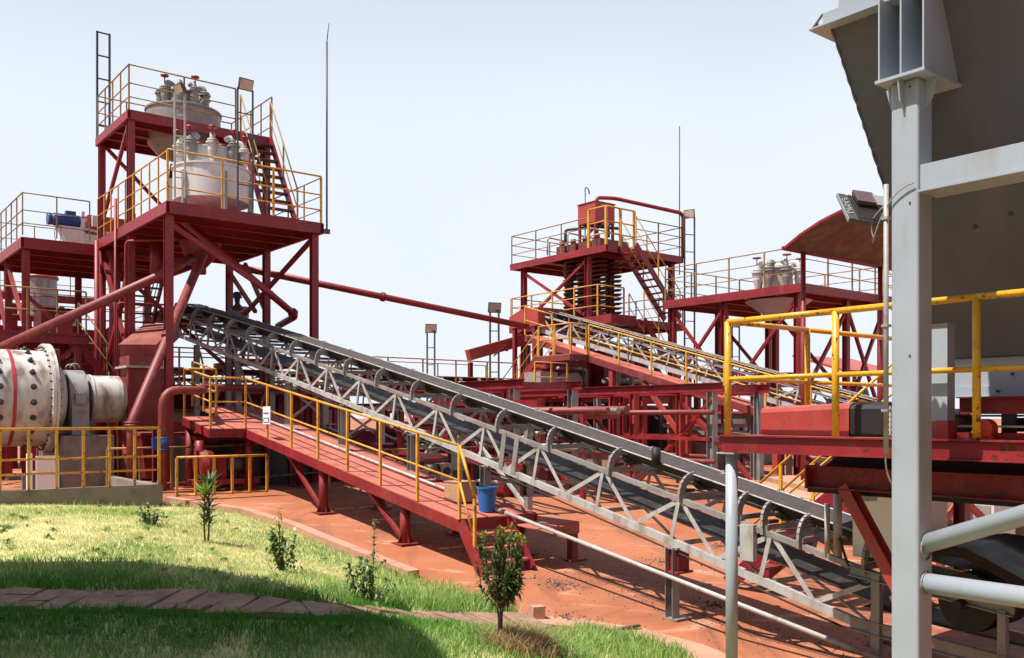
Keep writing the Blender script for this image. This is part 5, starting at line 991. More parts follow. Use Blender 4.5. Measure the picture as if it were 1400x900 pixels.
# shed and red frames glimpsed far behind
p = PY(1170,505,40); x, y = p[0], p[1]
boxthing('far_shed', 'far red roofed shed seen between the platform legs', 'shed', (x,y,.66), [('roof', RED2, lambda q: q.prism([(x-2.5,y-1,4.05),(x+2.2,y-1,4.05),(x+2.2,y+1.5,4.8),(x-2.5,y+1.5,4.8)],(0,0,.1))), *[('post', RED, lambda q, a=a, b=b: q.bar((x+a,y+b,.66),(x+a,y+b,4.1),.14)) for a in (-2.2,1.9) for b in (-.8,1.2)], ('machine', DARKM, lambda q: (q.box(x-1.2,x+.8,y-.5,y+.7,.7,3.0), q.lathe((x-.2,y,3.0),[(.7,0),(.6,.4),(.2,.6),(.001,.6)],16)))])
p = PY(1035,505,40); x, y = p[0], p[1]
boxthing('far_truss', 'low dark red truss gantry on the horizon behind the second conveyor', 'gantry', (x,y,.66), [('girder', RED, lambda q: (q.bar((x-2.2,y+1.2,4.1),(x+2.2,y-1.2,4.1),.1,.12), q.bar((x-2.2,y+1.2,3.6),(x+2.2,y-1.2,3.6),.1,.2), [q.bar((x-2.2+.44*i,y+1.2-.24*i,3.6),(x-2.2+.44*(i+1),y+1.2-.24*(i+1),4.1),.06) for i in range(10)])), *[('post', RED, lambda q, a=a: q.bar((x+a,y-a*.545,.66),(x+a,y-a*.545,3.6),.16)) for a in (-2,0,2)]])
# ================================================================ RUSTY CANOPY
can = thing('canopy', 'curved rusty sheet canopy on thin dark red posts left of the grey column', 'canopy', (17.1,8,-.2)); q = MB()
prof_ = [(11.9,5.9),(11.5,6.13),(11.0,6.34),(10.5,6.48),(9.9,6.56),(9.3,6.56),(8.7,6.48),(8.1,6.3)]; M = []
fine = []
for (a, b), (c, d) in zip(prof_, prof_[1:]): fine += [(a+(c-a)*i/4, b+(d-b)*i/4) for i in range(4)]
fine.append(prof_[-1]); nu = 40
for i in range(nu+1):
    u = 17.05+4.8*i/nu
    for a, b in fine: M.append((u, a, b+.010*math.sin(i*1.9)))
m = len(fine); q.add(M, [(i*m+j,i*m+j+1,(i+1)*m+j+1,(i+1)*m+j) for i in range(nu) for j in range(m-1)], True); q.add([(u,v,z+.018) for u,v,z in M], [(i*m+j,(i+1)*m+j,(i+1)*m+j+1,i*m+j+1) for i in range(nu) for j in range(m-1)], True)
part('roof_sheet', q, RUSTY, can); q = MB()
for a, b in zip(fine, fine[1:]): q.bar((17.04,a[0],a[1]-.02),(17.04,b[0],b[1]-.02),.04,.05); q.bar((21.86,a[0],a[1]-.02),(21.86,b[0],b[1]-.02),.04,.05)
q.bar((17.0,11.92,5.88),(21.9,11.92,5.88),.05,.08); part('edge_frame', q, RED, can)
for u, v, zt in ((17.6,11.8,5.85),(20.8,11.8,5.85),(17.6,8.3,6.3),(20.8,8.3,6.3)): q = MB(); q.tube([(u,v,gz(v)),(u,v,zt)],.055,10); part('post', q, RED, can)
# ================================================================ NEAR PLATFORM, COLUMN AND HOPPER (right foreground)
ZP = 2.03; PU0, PU1, PV0, PV1 = 6.8, 11.2, -.6, 5.42
np_ = thing('feeder_platform', 'red edged feeder platform with bright yellow tube rails in the right foreground', 'platform', (PU0,PV1,-.33), 'raised red steel platforms')
q = MB(); q.box(PU0+.02,PU1-.02,PV0,PV1-.02,ZP-.014,ZP); part('deck_plate', q, DECK, np_)
q = MB(); q.channel((PU0,PV0,ZP-.08),(PU0,PV1,ZP-.08),.09,.125,.012); q.channel((PU0+.095,PV1,ZP-.08),(PU1-.1,PV1,ZP-.08),.08,.125,.012); q.box(PU0-.03,PU0+.09,PV0,PV1,ZP-.156,ZP-.144); q.box(PU0-.03,PU0+.02,PV0,PV1+.01,ZP-.012,ZP+.003); part('edge_beam', q, RED, np_)
q = MB()
for v in (.4,1.4,2.4,3.4,4.4): q.ibeam((PU0+.1,v,ZP-.1),(PU1-.1,v,ZP-.08),.08,.12)
part('floor_joists', q, RED, np_)
railing(np_, [(PU0+.03,v,ZP) for v in (5.38,4.27,3.12,1.95,.8,-.5)], 1.05, (.52,), .028, YEL2, 1.3, .062, round_post=True)
railing(np_, [(PU0+.03,5.38,ZP),(8.1,5.38,ZP),(10.3,5.38,ZP)], 1.05, (.52,), .026, YEL2, 1.7, .058, round_post=True)
q = MB(); q.tube([(6.86,5.36,-.4),(6.86,5.36,ZP-.175)],.056,20); q.box(6.76,6.96,5.26,5.46,ZP-.172,ZP-.159); part('grey_leg', q, GREY, np_)
for u, v in ((11.0,5.2),(11.0,.2)): q = MB(); q.ibeam((u,v,-.33),(u,v,ZP-.21),.14,.14,.012,(0,1,0)); part('leg', q, RED, np_)
q = MB(); q.ibeam((7.32,4.82,1.655),(7.32,-.5,1.655),.13,.20,.012); q.ibeam((9.6,4.82,1.655),(9.6,-.5,1.655),.13,.20,.012); q.box(7.24,7.40,4.82,4.84,1.55,1.76); part('carrier_beam', q, RED, np_)
a = PU(1150,668,7.32); b = PU(1226,812,7.32); q = MB(); q.channel(a, b, .10, .13, .012, (1,0,0)); q.bar(b, lerp(a, b, 1.5), .10, .10); part('diagonal_brace', q, RED2, np_)
q = MB(); a = PU(1100,560,9.9)
stairs(np_, (10.35,5.55,ZP-.06), (10.35,8.15,-.14), (.75,0,0), 10, RED, RED, (0,1), YEL2, 1.0, .2)
# feeder under and on the deck
fd = thing('belt_feeder', 'dark belt feeder with red side frame under the grey hopper', 'feeder', (7.2,1,ZP))
q = MB(); q.box(7.45,9.5,.2,4.95,1.50,1.60); q.prism([(7.5,5.0,1.605),(7.5,4.5,1.96),(7.5,.2,1.96),(7.5,.2,1.605)],(1.9,0,0)); part('skirt_box', q, BLACK, fd)
q = MB(); q.prism([(8.5,5.30,1.32),(8.5,4.85,1.36),(8.5,4.85,1.75),(8.5,5.12,1.75)],(.9,0,0)); part('discharge_lip', q, GREYM, fd)
q = MB(); q.box(7.05,7.09,.1,3.35,2.22,2.34); q.box(8.6,8.64,.1,3.35,2.22,2.34); q.box(7.0,7.16,.1,3.35,2.341,2.352); q.box(7.0,7.12,.1,3.35,ZP+.01,ZP+.05); part('side_frame', q, RED, fd)
for k in range(6): q = MB(); v = .5+.5*k; q.tube([(7.1,v,2.14),(8.6,v,2.14)],.055,12); q.box(7.07,7.10,v-.05,v+.05,2.06,2.22); part('idler_roller', q, BLACK, fd)
q = MB(); q.box(7.1,8.6,.1,3.5,2.20,2.215); part('belt', q, BELT, fd)
q = MB(); q.box(7.02,7.07,.1,3.35,2.12,2.135); part('pale_strip', q, GALVL, fd)
for v in (3.12,2.62):
    q = MB(); q.box(6.93,7.04,v-.06,v+.06,ZP+.005,ZP+.10); q.lathe((6.92,v,ZP+.085),[(.001,0),(.07,.002),(.07,.1),(.001,.104)],16,(1,0,0)); part('bearing_block', q, mat('signal_red_%d' % int(v*10), (.55,.05,.03), .45), fd)
p = PU(1288,586,7.25); q = MB(); q.lathe((7.15,3.5,ZP+.12),[(.001,-.12),(.09,-.11),(.115,-.05),(.115,.16),(.09,.2),(.001,.21)],24,(1,-.3,0)); part('motor_drum', q, GREYM, fd)
gd = thing('drive_guard', 'rounded bright red drive guard with a black open end behind the near rail', 'guard', (7.1,4.3,ZP))
q = MB(); pf = [(7.08,ZP+.003),(7.08,ZP+.24),(7.10,ZP+.275),(7.15,ZP+.29),(7.6,ZP+.31),(7.66,ZP+.29),(7.68,ZP+.25),(7.68,ZP+.003)]
S = [(u,v,z-(.03 if v > 5.1 and z > ZP+.1 else 0)) for v in (5.2,5.12,4.3) for u,z in pf]; n = len(pf); q.add(S, [(i*n+j,i*n+j+1,(i+1)*n+j+1,(i+1)*n+j) for i in range(2) for j in range(n-1)]+[tuple(range(n-1,-1,-1))]); g_ = part('cover', q, RED2, gd)
q = MB(); S = [(u*.96+.04*7.38-.0,v,ZP+.003+(z-ZP)*.97) for v in (4.31,4.0) for u,z in pf]; q.add(S, [(j,j+1,n+j+1,n+j) for j in range(n-1)]+[tuple(range(n,2*n)),tuple(range(n-1,-1,-1))]); part('black_end', q, BLACK, gd)
q = MB()
for k in range(6): q.box(7.10,7.12,3.9,3.98,ZP+.01+.042*k,ZP+.035+.042*k)
for k in range(3): q.box(7.09,7.10,3.9+.03*k,3.912+.03*k,ZP+.01,ZP+.26)
part('grille', q, GALVL, gd)
q = MB(); q.box(7.085,7.62,4.6,4.62,ZP+.305,ZP+.312)
tk = thing('feed_boot', 'pale cream feed boot over the tail of the foreground conveyor, behind the red diagonal', 'chute', (8.9,4.4,.7)); q = MB(); q.box(8.50,9.22,4.5,5.12,.78,1.49); part('shell', q, SIGNW, tk)
q = MB(); q.box(8.46,8.499,4.48,5.14,1.43,1.48); part('stiffener', q, GALVL, tk)
q = MB(); q.tube([(8.45,5.26,.7),(8.45,5.26,1.42)],.045,12); part('riser', q, GALVL, tk); q = MB(); q.tube([(8.42,5.36,.75),(8.42,5.36,1.3)],.028,12); part('riser', q, GALVL, tk)
# grey column
CU, CV, CS = 6.10, 3.18, .20; zs = lambda z: ZC+(z-ZC)*1.0607
hs = thing('hopper_column', 'big light grey square steel column in the right foreground', 'column', (CU+.1,CV+.1,-.33))
q = MB(); q.box(CU,CU+CS,CV,CV+CS,-.4,zs(4.41)); c_ = part('shaft', q, GREY, hs); bevel(c_, .018, 3)
q = MB(); q.channel((CU+.02,CV-.003,zs(3.755)),(CU+.02,-1.8,zs(3.755)),.18,.18,.012,side=-1); q.box(CU-.02,CU+.26,-1.8,CV-.003,zs(3.755)-.105,zs(3.755)-.092); part('side_beam', q, GREY, hs)
q = MB(); q.tube([(CU+.1,CV+.02,zs(1.36)),(CU+.1,-1.5,zs(3.10))],.066,24); part('diagonal_strut', q, GREY, hs)
q = MB(); q.tube([(CU+.1,CV+.02,zs(1.11)),(CU+.1,-1.8,zs(1.11))],.070,24); part('horizontal_strut', q, GREY, hs)
q = MB()
for zz, rr_ in ((zs(1.36)-.02,.069),(zs(1.11),.073)): q.tube([(CU+.1+rr_*math.cos(t)*1.03,CV-.006,zz+rr_*math.sin(t)*(1.25 if rr_ < .07 else 1.03)) for t in np.linspace(0,2*math.pi,33)],[.007+.002*math.sin(t*19) for t in np.linspace(0,2*math.pi,33)],6,False)
q.tube([(CU+.03,CV-.006,z) for z in np.linspace(zs(3.755)-.09,zs(3.755)+.09,24)],[.006+.003*math.sin(i*2.1) for i in range(24)],6)
part('weld_bead', q, GREYM, hs)
q = MB()
for zz in (zs(3.6),zs(4.36),zs(2.6),zs(.55)): q.box(CU-.004,CU-.0005,CV+.03,CV+CS-.03,zz,zz+.006) if zz > 9 else q.tube([(CU-.006,CV+.06,zz),(CU+.002,CV+.06,zz)],.007,7)
part('studs', q, DARKM, hs)
zt_ = zs(4.41)
q = MB(); q.box(CU-.09,CU+.60,CV-.09,CV+.27,zt_+.002,zt_+.024)
for v in (CV-.07,CV+.09,CV+.25): q.prism([(CU-.07,v-.006,zt_+.025),(CU+.60,v-.006,zt_+.025),(CU+.32,v-.006,5.15),(CU-.07,v-.006,5.15)],(0,.012,0))
part('bracket_box', q, GREY, hs)
q = MB()
for sg in (1,-1): 
    a0 = CU+CS+.001 if sg > 0 else CU-.001; q.prism([(a0,CV+.1,zt_),(a0+sg*.08,CV+.1,zt_),(a0+sg*.05,CV+.1,zt_-.15),(a0,CV+.1,zt_-.2)],(0,.012,0))
    b0 = CV+CS+.001 if sg > 0 else CV-.001; q.prism([(CU+.09,b0,zt_),(CU+.09,b0+sg*.085,zt_),(CU+.09,b0+sg*.05,zt_-.14),(CU+.09,b0,zt_-.2)],(.012,0,0))
part('gusset', q, GREY, hs)
zc1, zc2 = zs(1.95), zs(3.75); cx_, cy_ = CU-.01, CV+CS+.03
q = MB(); q.tube([(cx_,cy_,zc1),(cx_,cy_,zc2)],.018,12)
for z in (zc1+.3,zc1+.9,zc2-.25): q.box(cx_-.024,cx_+.03,cy_-.024,cy_+.024,z,z+.02)
part('conduit', q, GREYM, hs)
q = MB(); q.tube(bez((cx_,cy_,zc1+.01),(cx_+.01,cy_+.02,zc1-.12),(cx_+.05,cy_-.02,zc1-.22),8),.006,6); q.tube(bez((CU-.02,CV+.02,zc2-.03),(CU-.03,CV+CS+.02,zc2-.05),(CU-.0,CV+CS+.14,zc2-.40),10),.005,6); q.tube(bez((cx_,cy_+.01,zc2-.15),(CU,CV+CS+.2,zc2-.23),(CU,CV+CS+.12,zc2-.38),10),.005,6); part('cable', q, GREYM, hs)
# floodlight on the column
TL, TR, BL = V3(PY(1145,265,6.72)), V3(PY(1194,272,6.65)), V3(PY(1161,299,6.58))
e1, e2 = TR-TL, BL-TL; nn_ = e1.cross(e2).normalized()
if nn_.dot(V3((UV(0,-1)[0],UV(0,-1)[1],0))) < 0: nn_ = -nn_
def ob(q, a0,a1,b0,b1,c0,c1):
    vs = [TL+e1*a+e2*b+nn_*c for c in (c0,c1) for b in (b0,b1) for a in (a0,a1)]; q.add(vs, [(0,2,3,1),(4,5,7,6),(0,1,5,4),(2,6,7,3),(0,4,6,2),(1,3,7,5)])
flt = thing('floodlight', 'black finned floodlight clamped to the left side of the grey column', 'floodlight', tuple(TL))
q = MB(); ob(q,0,1,0,1,-.03,0); ob(q,0,.20,0,1,.0005,.006); body_ = part('housing', q, DARKM, flt)
q = MB(); [ob(q,.27+.055*k,.284+.055*k,.05,.97,.001,.022) for k in range(13)]; part('fins', q, DARKM, flt)
q = MB(); ob(q,.38,.92,.0,.42,.022,.06); part('driver_box', q, mat('driver_brown', (.10,.06,.065), .5), flt)
q = MB(); q.bar(TL+e1*.95+e2*.15+nn_*.03, PU(1216,276,CU+.02), .05, .06); part('arm', q, GREY, flt); q = MB(); ob(q,-.02,.0,-.01,1.01,-.034,.004); part('bezel', q, GREY, flt)
fc = bpy.data.curves.new('lettering', 'FONT'); fc.body = 'SAMU'; fc.size = .055; fc.extrude = .0015; fc.align_x = 'CENTER'; fc.align_y = 'CENTER'
fo = bpy.data.objects.new('tmp_lettering', fc); COL.objects.link(fo); bpy.context.view_layer.update()
me = bpy.data.meshes.new_from_object(fo.evaluated_get(bpy.context.evaluated_depsgraph_get())); bpy.data.objects.remove(fo)
q = MB(); x_ = e2.normalized(); y_ = -e1.normalized(); y_ = (y_-x_*y_.dot(x_)).normalized(); zf_ = x_.cross(y_)
if zf_.dot(nn_) < 0: y_ = -y_
cc = TL+e1*.105+e2*.5+nn_*.0085; q.add([cc+x_*(v.co.x*1.12)+y_*v.co.y+nn_*v.co.z for v in me.vertices], [tuple(p.vertices) for p in me.polygons]); part('lettering', q, GALVL, flt)
# hopper
hp = thing('ore_hopper', 'huge grey steel hopper overhanging the top right corner', 'hopper', (7,3,ZP))
U0,U1,V0,V1,ZT = 6.26,10.6,-2.2,3.94,5.165; u0,u1,v0,v1,zb_ = 7.36,9.4,-1.0,3.64,2.67
def wall(q, a, b, c, d, t): 
    n = (V3(b)-V3(a)).cross(V3(d)-V3(a)).normalized()*t; q.add([V3(p) for p in (a,b,c,d)]+[V3(p)+n for p in (a,b,c,d)], [(0,1,2,3),(7,6,5,4),(0,4,5,1),(1,5,6,2),(2,6,7,3),(3,7,4,0)])
q = MB(); T_ = [(U0,V1,ZT),(U0,V0,ZT),(U1,V0,ZT),(U1,V1,ZT)]; B_ = [(u0,v1,zb_),(u0,v0,zb_),(u1,v0,zb_),(u1,v1,zb_)]
for i in range(4): j = (i+1) % 4; wall(q, T_[i], T_[j], B_[j], B_[i], .008)
part('hopper_wall', q, GREY_SHADED, hp)
q = MB(); hn = (V3(T_[1])-V3(T_[0])).cross(V3(B_[0])-V3(T_[0])).normalized()
if hn.x > 0: hn = -hn
hp_ = lambda s, t: V3(T_[0]).lerp(V3(T_[1]), s).lerp(V3(B_[0]).lerp(V3(B_[1]), s), t)+hn*.003
for s in (.30, .62): q.bar(hp_(s,.02), hp_(s,.98), .012, .005, hn)
q.bar(hp_(.02,.52), hp_(.98,.52), .012, .005, hn); q.tube([V3(T_[0]).lerp(V3(B_[0]),i/60)+V3((-.004,.004,0)) for i in range(61)],[.008+.004*math.sin(i*2.3) for i in range(61)],6); part('weld_seam', q, GREY_SHADED, hp)
q = MB()
for s, t in ((.11,.62),(.16,.60),(.24,.70),(.42,.58)): q.tube([hp_(s,t)-hn*.002, hp_(s,t)+hn*.006],.018,10)
part('plug', q, DARKM, hp)
q = MB(); q.box(U0-.12,U1+.12,V0,V1+.13,ZT+.001,ZT+.013); q.box(U0-.10,U0-.088,V0,V1+.02,ZT+.014,ZT+.10); part('rim', q, GREY, hp)
q = MB(); q.box(U0+.02,U0+.035,V0,V1-.04,ZT+.014,ZT+1.3); q.box(U0+.04,U1,V1-.055,V1-.04,ZT+.014,ZT+1.3); q.box(U1-.02,U1,V0,V1-.06,ZT+.014,ZT+1.3); part('upper_wall', q, GREY, hp)
q = MB(); q.prism([(U0-.1,V1+.11,ZT+.014),(U0-.1,V1+.125,ZT+.014),(U0-.1,V1+.03,ZT+.10),(U0-.1,V1+.02,ZT+.10)],(.02,0,0)); q.prism([(U0+.0,V1+.12,ZT+.014),(U0+.0,V1+.12,ZT+.09),(U0-.1,V1+.12,ZT+.014)],(0,.006,0)); part('rim_clip', q, GREY_SHADED, hp)
q = MB(); q.box(u0+.02,u0+.035,v0,v1-.02,2.36,2.665); q.box(u0+.04,u1-.02,v1-.035,v1-.02,2.36,2.665); q.box(u1-.035,u1-.02,v0,v1-.04,2.36,2.665); q.box(u0-.02,u0+.04,v0,v1,2.353,2.359); q.box(u0+.006,u0+.019,v0,v1-.03,2.36,2.44); part('outlet_box', q, GREY, hp)
q = MB(); [q.tube([(u0-.004+.006,v,2.40),(u0-.01,v,2.40)],.012,8) for v in (3.2,2.9,2.6,2.3,2.0,1.7)]; [q.tube([(u0+.02,v,2.53),(u0+.008,v,2.53)],.012,8) for v in (3.1,2.7,2.2,1.8)]; part('bolts', q, DARKM, hp)
q = MB(); q.box(6.90,7.02,3.37,3.49,ZP+.14,2.90); q.box(6.89,7.03,3.36,3.50,2.901,2.91); part('outlet_post', q, GREY, hp); q = MB(); q.box(6.89,7.03,3.36,3.50,ZP+.003,ZP+.138); part('post_foot', q, RED2, hp)
q = MB(); q.bar((7.0,3.3,5.0),(7.0,3.3,5.0),.01) if False else None
for u, v in ((10.3,3.1),(10.3,-1.8),(6.2,-1.8)): q = MB(); q.box(u-.1,u+.1,v-.1,v+.1,-.4,4.99); part('rear_column', q, GREY, hp)
# tail guard of the foreground conveyor, dark curved plate
q = MB(); pth = [(4.25,.90),(4.1,.93),(3.9,.92),(3.7,.84),(3.3,.66),(3.0,.46)]
q.add([(u,v,z+k) for k in (0,.10) for v,z in pth for u in (8.3,9.6)], [(2*i+a,2*i+1+a,2*i+3+a,2*i+2+a) for i in range(5) for a in (0,12)]+[(2*i,2*i+2,2*i+14,2*i+12) for i in range(5)]+[(2*i+1,2*i+13,2*i+15,2*i+3) for i in range(5)], True); part('tail_guard', q, BLACK, conv)
# things on the floor at the far right
p = PY(1365,675,17.0); x, y, z = p; g = gz(y)
boxthing('steel_skip', 'dark grey sloped steel skip with a yellow strap at the far right', 'skip', (x,y,g), [('shell', GREYM, lambda q: q.prism([(x-.1,y-.8,z-.2),(x+.9,y-.8,z+.32),(x+3.5,y-.8,z+.4),(x+3.5,y-.8,g),(x-.1,y-.8,g)],(0,1.2,0))), ('strap', YEL2, lambda q: (q.bar((x+.9,y-.82,z+.34),(x+1.1,y-.82,z+.05),.05), q.bar((x+1.1,y-.82,z+.05),(x+1.1,y-.82,g),.05)))])
p = PY(1345,705,15.5); x, y, z = p; g = gz(y)
boxthing('cabinet', 'pale switch cabinet on the floor beyond the round grey strut', 'cabinet', (x,y,g), [('body', WHITE, lambda q: q.box(x-.3,x+.5,y-.3,y+.3,g,z+.25)), ('door', GREYM, lambda q: q.box(x-.32,x-.305,y-.25,y+.25,g+.1,z+.2))])
p = PY(1300,690,15.0); x, y, z = p; g = gz(y)
boxthing('pipe_stand', 'red cross braced stand seen low behind the grey column', 'stand', (x,y,g), [('frame', RED2, lambda q: (q.bar((x-.3,y,z+.45),(x+.7,y-.3,z-.35),.09), q.bar((x-.3,y,z-.3),(x+.8,y,z+.35),.08), q.bar((x-.35,y,g),(x-.35,y,z+.5),.1), q.bar((x+.8,y,g),(x+.8,y,z+.5),.1), q.bar((x-.4,y,z+.25),(x+.9,y,z+.25),.06))), ('hopper', RED2, lambda q: q.prism([(x+.1,y+.2,z+.1),(x+.9,y+.2,z+.25),(x+.7,y+.2,z+.5),(x+.2,y+.2,z+.4)],(0,.6,0)))])
p = PY(1350,735,13.5); x, y, z = p; g = gz(y)
t = thing('plank_stack', 'stack of pale steel plates lying on the floor at the right edge', 'stack', (x,y,g))
for k in range(4): q = MB(); q.bar((x-.8+.1*k,y+1.0-.2*k,g+.03+.06*k),(x+1.6-.05*k,y-1.2+.1*k,g+.03+.06*k),.5,.05); part('plate', q, GALVL, t)
# ================================================================ PLANTS
LEAF = {}
def leafmat(nm, c, c2):
    m = bpy.data.materials.new(nm); m.use_nodes = True; n = m.node_tree.nodes; l = m.node_tree.links; b = n['Principled BSDF']; b.inputs['Roughness'].default_value = .42
    g = n.new('ShaderNodeNewGeometry'); t = n.new('ShaderNodeTexNoise'); t.inputs['Scale'].default_value = 14; l.new(g.outputs['Position'], t.inputs[0]); x = n.new('ShaderNodeMix'); x.data_type = 'RGBA'
    x.inputs[6].default_value = (*c,1); x.inputs[7].default_value = (*c2,1); r = n.new('ShaderNodeMapRange'); r.inputs[1].default_value = .35; r.inputs[2].default_value = .65; l.new(t.outputs[0], r.inputs[0]); l.new(r.outputs[0], x.inputs[0]); l.new(x.outputs[2], b.inputs['Base Color'])
    o = n['Material Output']; tr = n.new('ShaderNodeBsdfTranslucent'); l.new(x.outputs[2], tr.inputs[0]); mx = n.new('ShaderNodeMixShader'); mx.inputs[0].default_value = .25; l.new(b.outputs[0], mx.inputs[1]); l.new(tr.outputs[0], mx.inputs[2]); l.new(mx.outputs[0], o.inputs[0]); return m
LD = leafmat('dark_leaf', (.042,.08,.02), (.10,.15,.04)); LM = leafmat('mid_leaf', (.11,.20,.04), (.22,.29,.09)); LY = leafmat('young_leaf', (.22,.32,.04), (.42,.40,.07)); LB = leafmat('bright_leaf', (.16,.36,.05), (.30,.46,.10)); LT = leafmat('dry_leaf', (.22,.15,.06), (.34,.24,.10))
def leaf(q, p, d, L, w, droop=.2):
    p = V3(p); d = V3(d).normalized(); s = d.cross(V3((random.uniform(-.3,.3),random.uniform(-.3,.3),1))).normalized(); n = s.cross(d)
    a = p+d*L*.4+n*L*.06; tip = p+d*L-V3((0,0,droop*L)); q.add([p, a+s*w*.5+n*.15*w, a, a-s*w*.5+n*.15*w, tip], [(0,1,2),(0,2,3),(1,4,2),(2,4,3)])
def plant(name, label, px, py, build, group='plants along the lawn edge', cat='shrub'):
    x, y = solve(px, py, zg1); u, v = UV(x, y); z = zg1(x, y); t = thing(name, label, cat, (u,v,z-.01), group); build(t, u, v, z, ); return t
rp_ = random.Random(11); random.seed(21)
def rnd(): return V3((random.gauss(0,1),random.gauss(0,1),random.gauss(0,1))).normalized()
def spike(t, u, v, z):                     # tall rosette plant
    H = .92; st = MB(); lo = MB(); hi = MB()
    for dx in (-.05,.07):
        top = V3((u+dx*.6,v+dx*.5,z+H*.78+dx)); st.tube([V3((u+dx*.35,v,z-.02)),V3((u+dx*.6,v,z+.3)),top],[.014,.012,.008],6)
        for k in range(30):
            h = .18+.55*k/30; a = k*2.4; leaf(lo,(u+dx*.6,v+dx*.4,z+h),(math.cos(a),math.sin(a),.75),.24,.05,.12)
        for k in range(16):
            a = k*2.4; e = random.uniform(.9,2.0); leaf(hi if dx < 0 else lo, top-V3((0,0,.06)),(math.cos(a),math.sin(a),e),random.uniform(.24,.33),.055,.05)
    part('stem', st, BARK, t); part('foliage', lo, LD, t); part('crown_leaves', hi, LB, t)
plant('young_plant', 'tall upright plant with a bright rosette above dark leaves beside the kerb', 282, 742, spike, cat='plant')
def bush(t, u, v, z):
    st = MB(); lo = MB(); hi = MB(); dry = MB(); H = 1.06; tips = []
    for k in range(3): st.tube([V3((u+.015*(k-1),v,z-.03)),V3((u+.03*(k-1),v+.02*(k-1),z+.25)),V3((u+.05*(k-1),v,z+.42))],[.012,.010,.008],6)
    for k in range(38):
        a = random.uniform(0,6.28); r = .215*math.sqrt(random.random()); zz = z+H*random.uniform(.62,1.0)-r*.45; b0 = V3((u+.03*math.cos(a),v+.03*math.sin(a),z+.32+.1*random.random())); tp = V3((u+r*math.cos(a),v+r*math.sin(a),zz)); mid = b0.lerp(tp,.5)+V3((.25*r*math.cos(a),.25*r*math.sin(a),-.03)); st.tube([b0,mid,tp],[.006,.005,.003],5); tips.append((b0,mid,tp))
    for b0, mid, tp in tips:
        for i in range(27):
            s = random.uniform(.25,1); p = (b0.lerp(mid,s*2) if s < .5 else mid.lerp(tp,s*2-1)); o = (p-V3((u,v,z+.55))).normalized(); d = o*.7+rnd()*.7+V3((0,0,.55))
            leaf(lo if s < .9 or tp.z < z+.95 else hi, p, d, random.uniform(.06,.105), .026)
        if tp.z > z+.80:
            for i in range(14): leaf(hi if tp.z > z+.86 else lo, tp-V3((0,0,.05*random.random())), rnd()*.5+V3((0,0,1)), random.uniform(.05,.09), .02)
    for i in range(160): a = random.uniform(0,6.28); h = random.uniform(.30,.62); r = random.uniform(0,.5)*(h-.2); leaf(dry,(u+r*math.cos(a),v+r*math.sin(a),z+h),V3((math.cos(a),math.sin(a),.8))+rnd()*.4,.08,.018)
    part('stems', st, BARK, t); part('foliage', lo, LD, t); part('young_shoots', hi, LY, t); part('dry_leaves', dry, LT, t)
plant('bush', 'dense dark green bush with yellow shoots before the red stair', 684, 884, bush, cat='bush')
def loose(H, W_, n, mt, top):
    def f(t, u, v, z):
        st = MB(); lo = MB(); hi = MB()
        for k in range(7):
            a = random.uniform(0,6.28); r = W_*random.uniform(.2,.9); h = H*random.uniform(.4,.72) if k else H; 
            if not k: r = W_*.25
            tp = V3((u+r*math.cos(a),v+r*math.sin(a),z+h)); b = V3((u,v,z-.02)); mid = b.lerp(tp,.5)+V3((r*.25*math.cos(a),r*.25*math.sin(a),0)); st.tube([b,mid,tp],[.009,.006,.003],5)
            for i in range(n//7):
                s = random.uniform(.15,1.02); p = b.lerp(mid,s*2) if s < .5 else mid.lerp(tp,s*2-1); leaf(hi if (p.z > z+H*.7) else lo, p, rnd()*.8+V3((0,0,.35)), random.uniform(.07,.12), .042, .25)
        for i in range(n//3): a = random.uniform(0,6.28); r = W_*math.sqrt(random.random()); leaf(lo,(u+r*math.cos(a),v+r*math.sin(a),z+H*.5*random.random()),rnd()+V3((0,0,.5)),random.uniform(.06,.11),.04,.25)
        part('stems', st, BARK, t); part('foliage', lo, mt, t); part('top_leaves', hi, top, t)
    return f
plant('shrub', 'loose round leaved green shrub growing left of the bush by the path', 505, 828, loose(.82,.27,330,LM,LT), cat='shrub')
plant('shrub', 'slender pale green shrub on the lawn near the white can', 386, 783, loose(.76,.20,240,LM,LY), cat='shrub')
plant('shrub', 'low dark shrub on the dry lawn in front of the concrete wall', 206, 718, loose(.34,.28,110,LD,LM), cat='shrub')
# small things on the floor
x, y = solve(402,728,gw); u, v = UV(x,y); z = gw(x,y); q = MB(); q.tube([(u,v,z+.045),(u+.13,v-.10,z+.045)],.042,14); q.tube([(u+.13,v-.10,z+.045),(u+.135,v-.104,z+.045)],.036,14); solo('tin_can', q, CHIP, 'white can lying on the red floor beside the slender shrub', 'can', (u,v,z))
x, y = solve(733,846,gw); u, v = UV(x,y); z = gw(x,y); q = MB(); q.prism([(u-.09,v-.05,z-.02),(u+.06,v-.09,z-.02),(u+.09,v+.05,z-.02),(u-.05,v+.08,z-.02)],(.01,.0,.17)); solo('marker_stone', q, CONCR, 'small upright stone block at the end of the brick path', 'stone', (u,v,z))
x, y = solve(838,864,gw); u, v = UV(x,y); z = gw(x,y); q = MB(); q.bar((u,v,z+.02),(u+.35,v-.08,z+.04),.05,.03); solo('wood_offcut', q, BARK, 'short dark offcut lying at the edge of the lower right grass', 'offcut', (u,v,z))
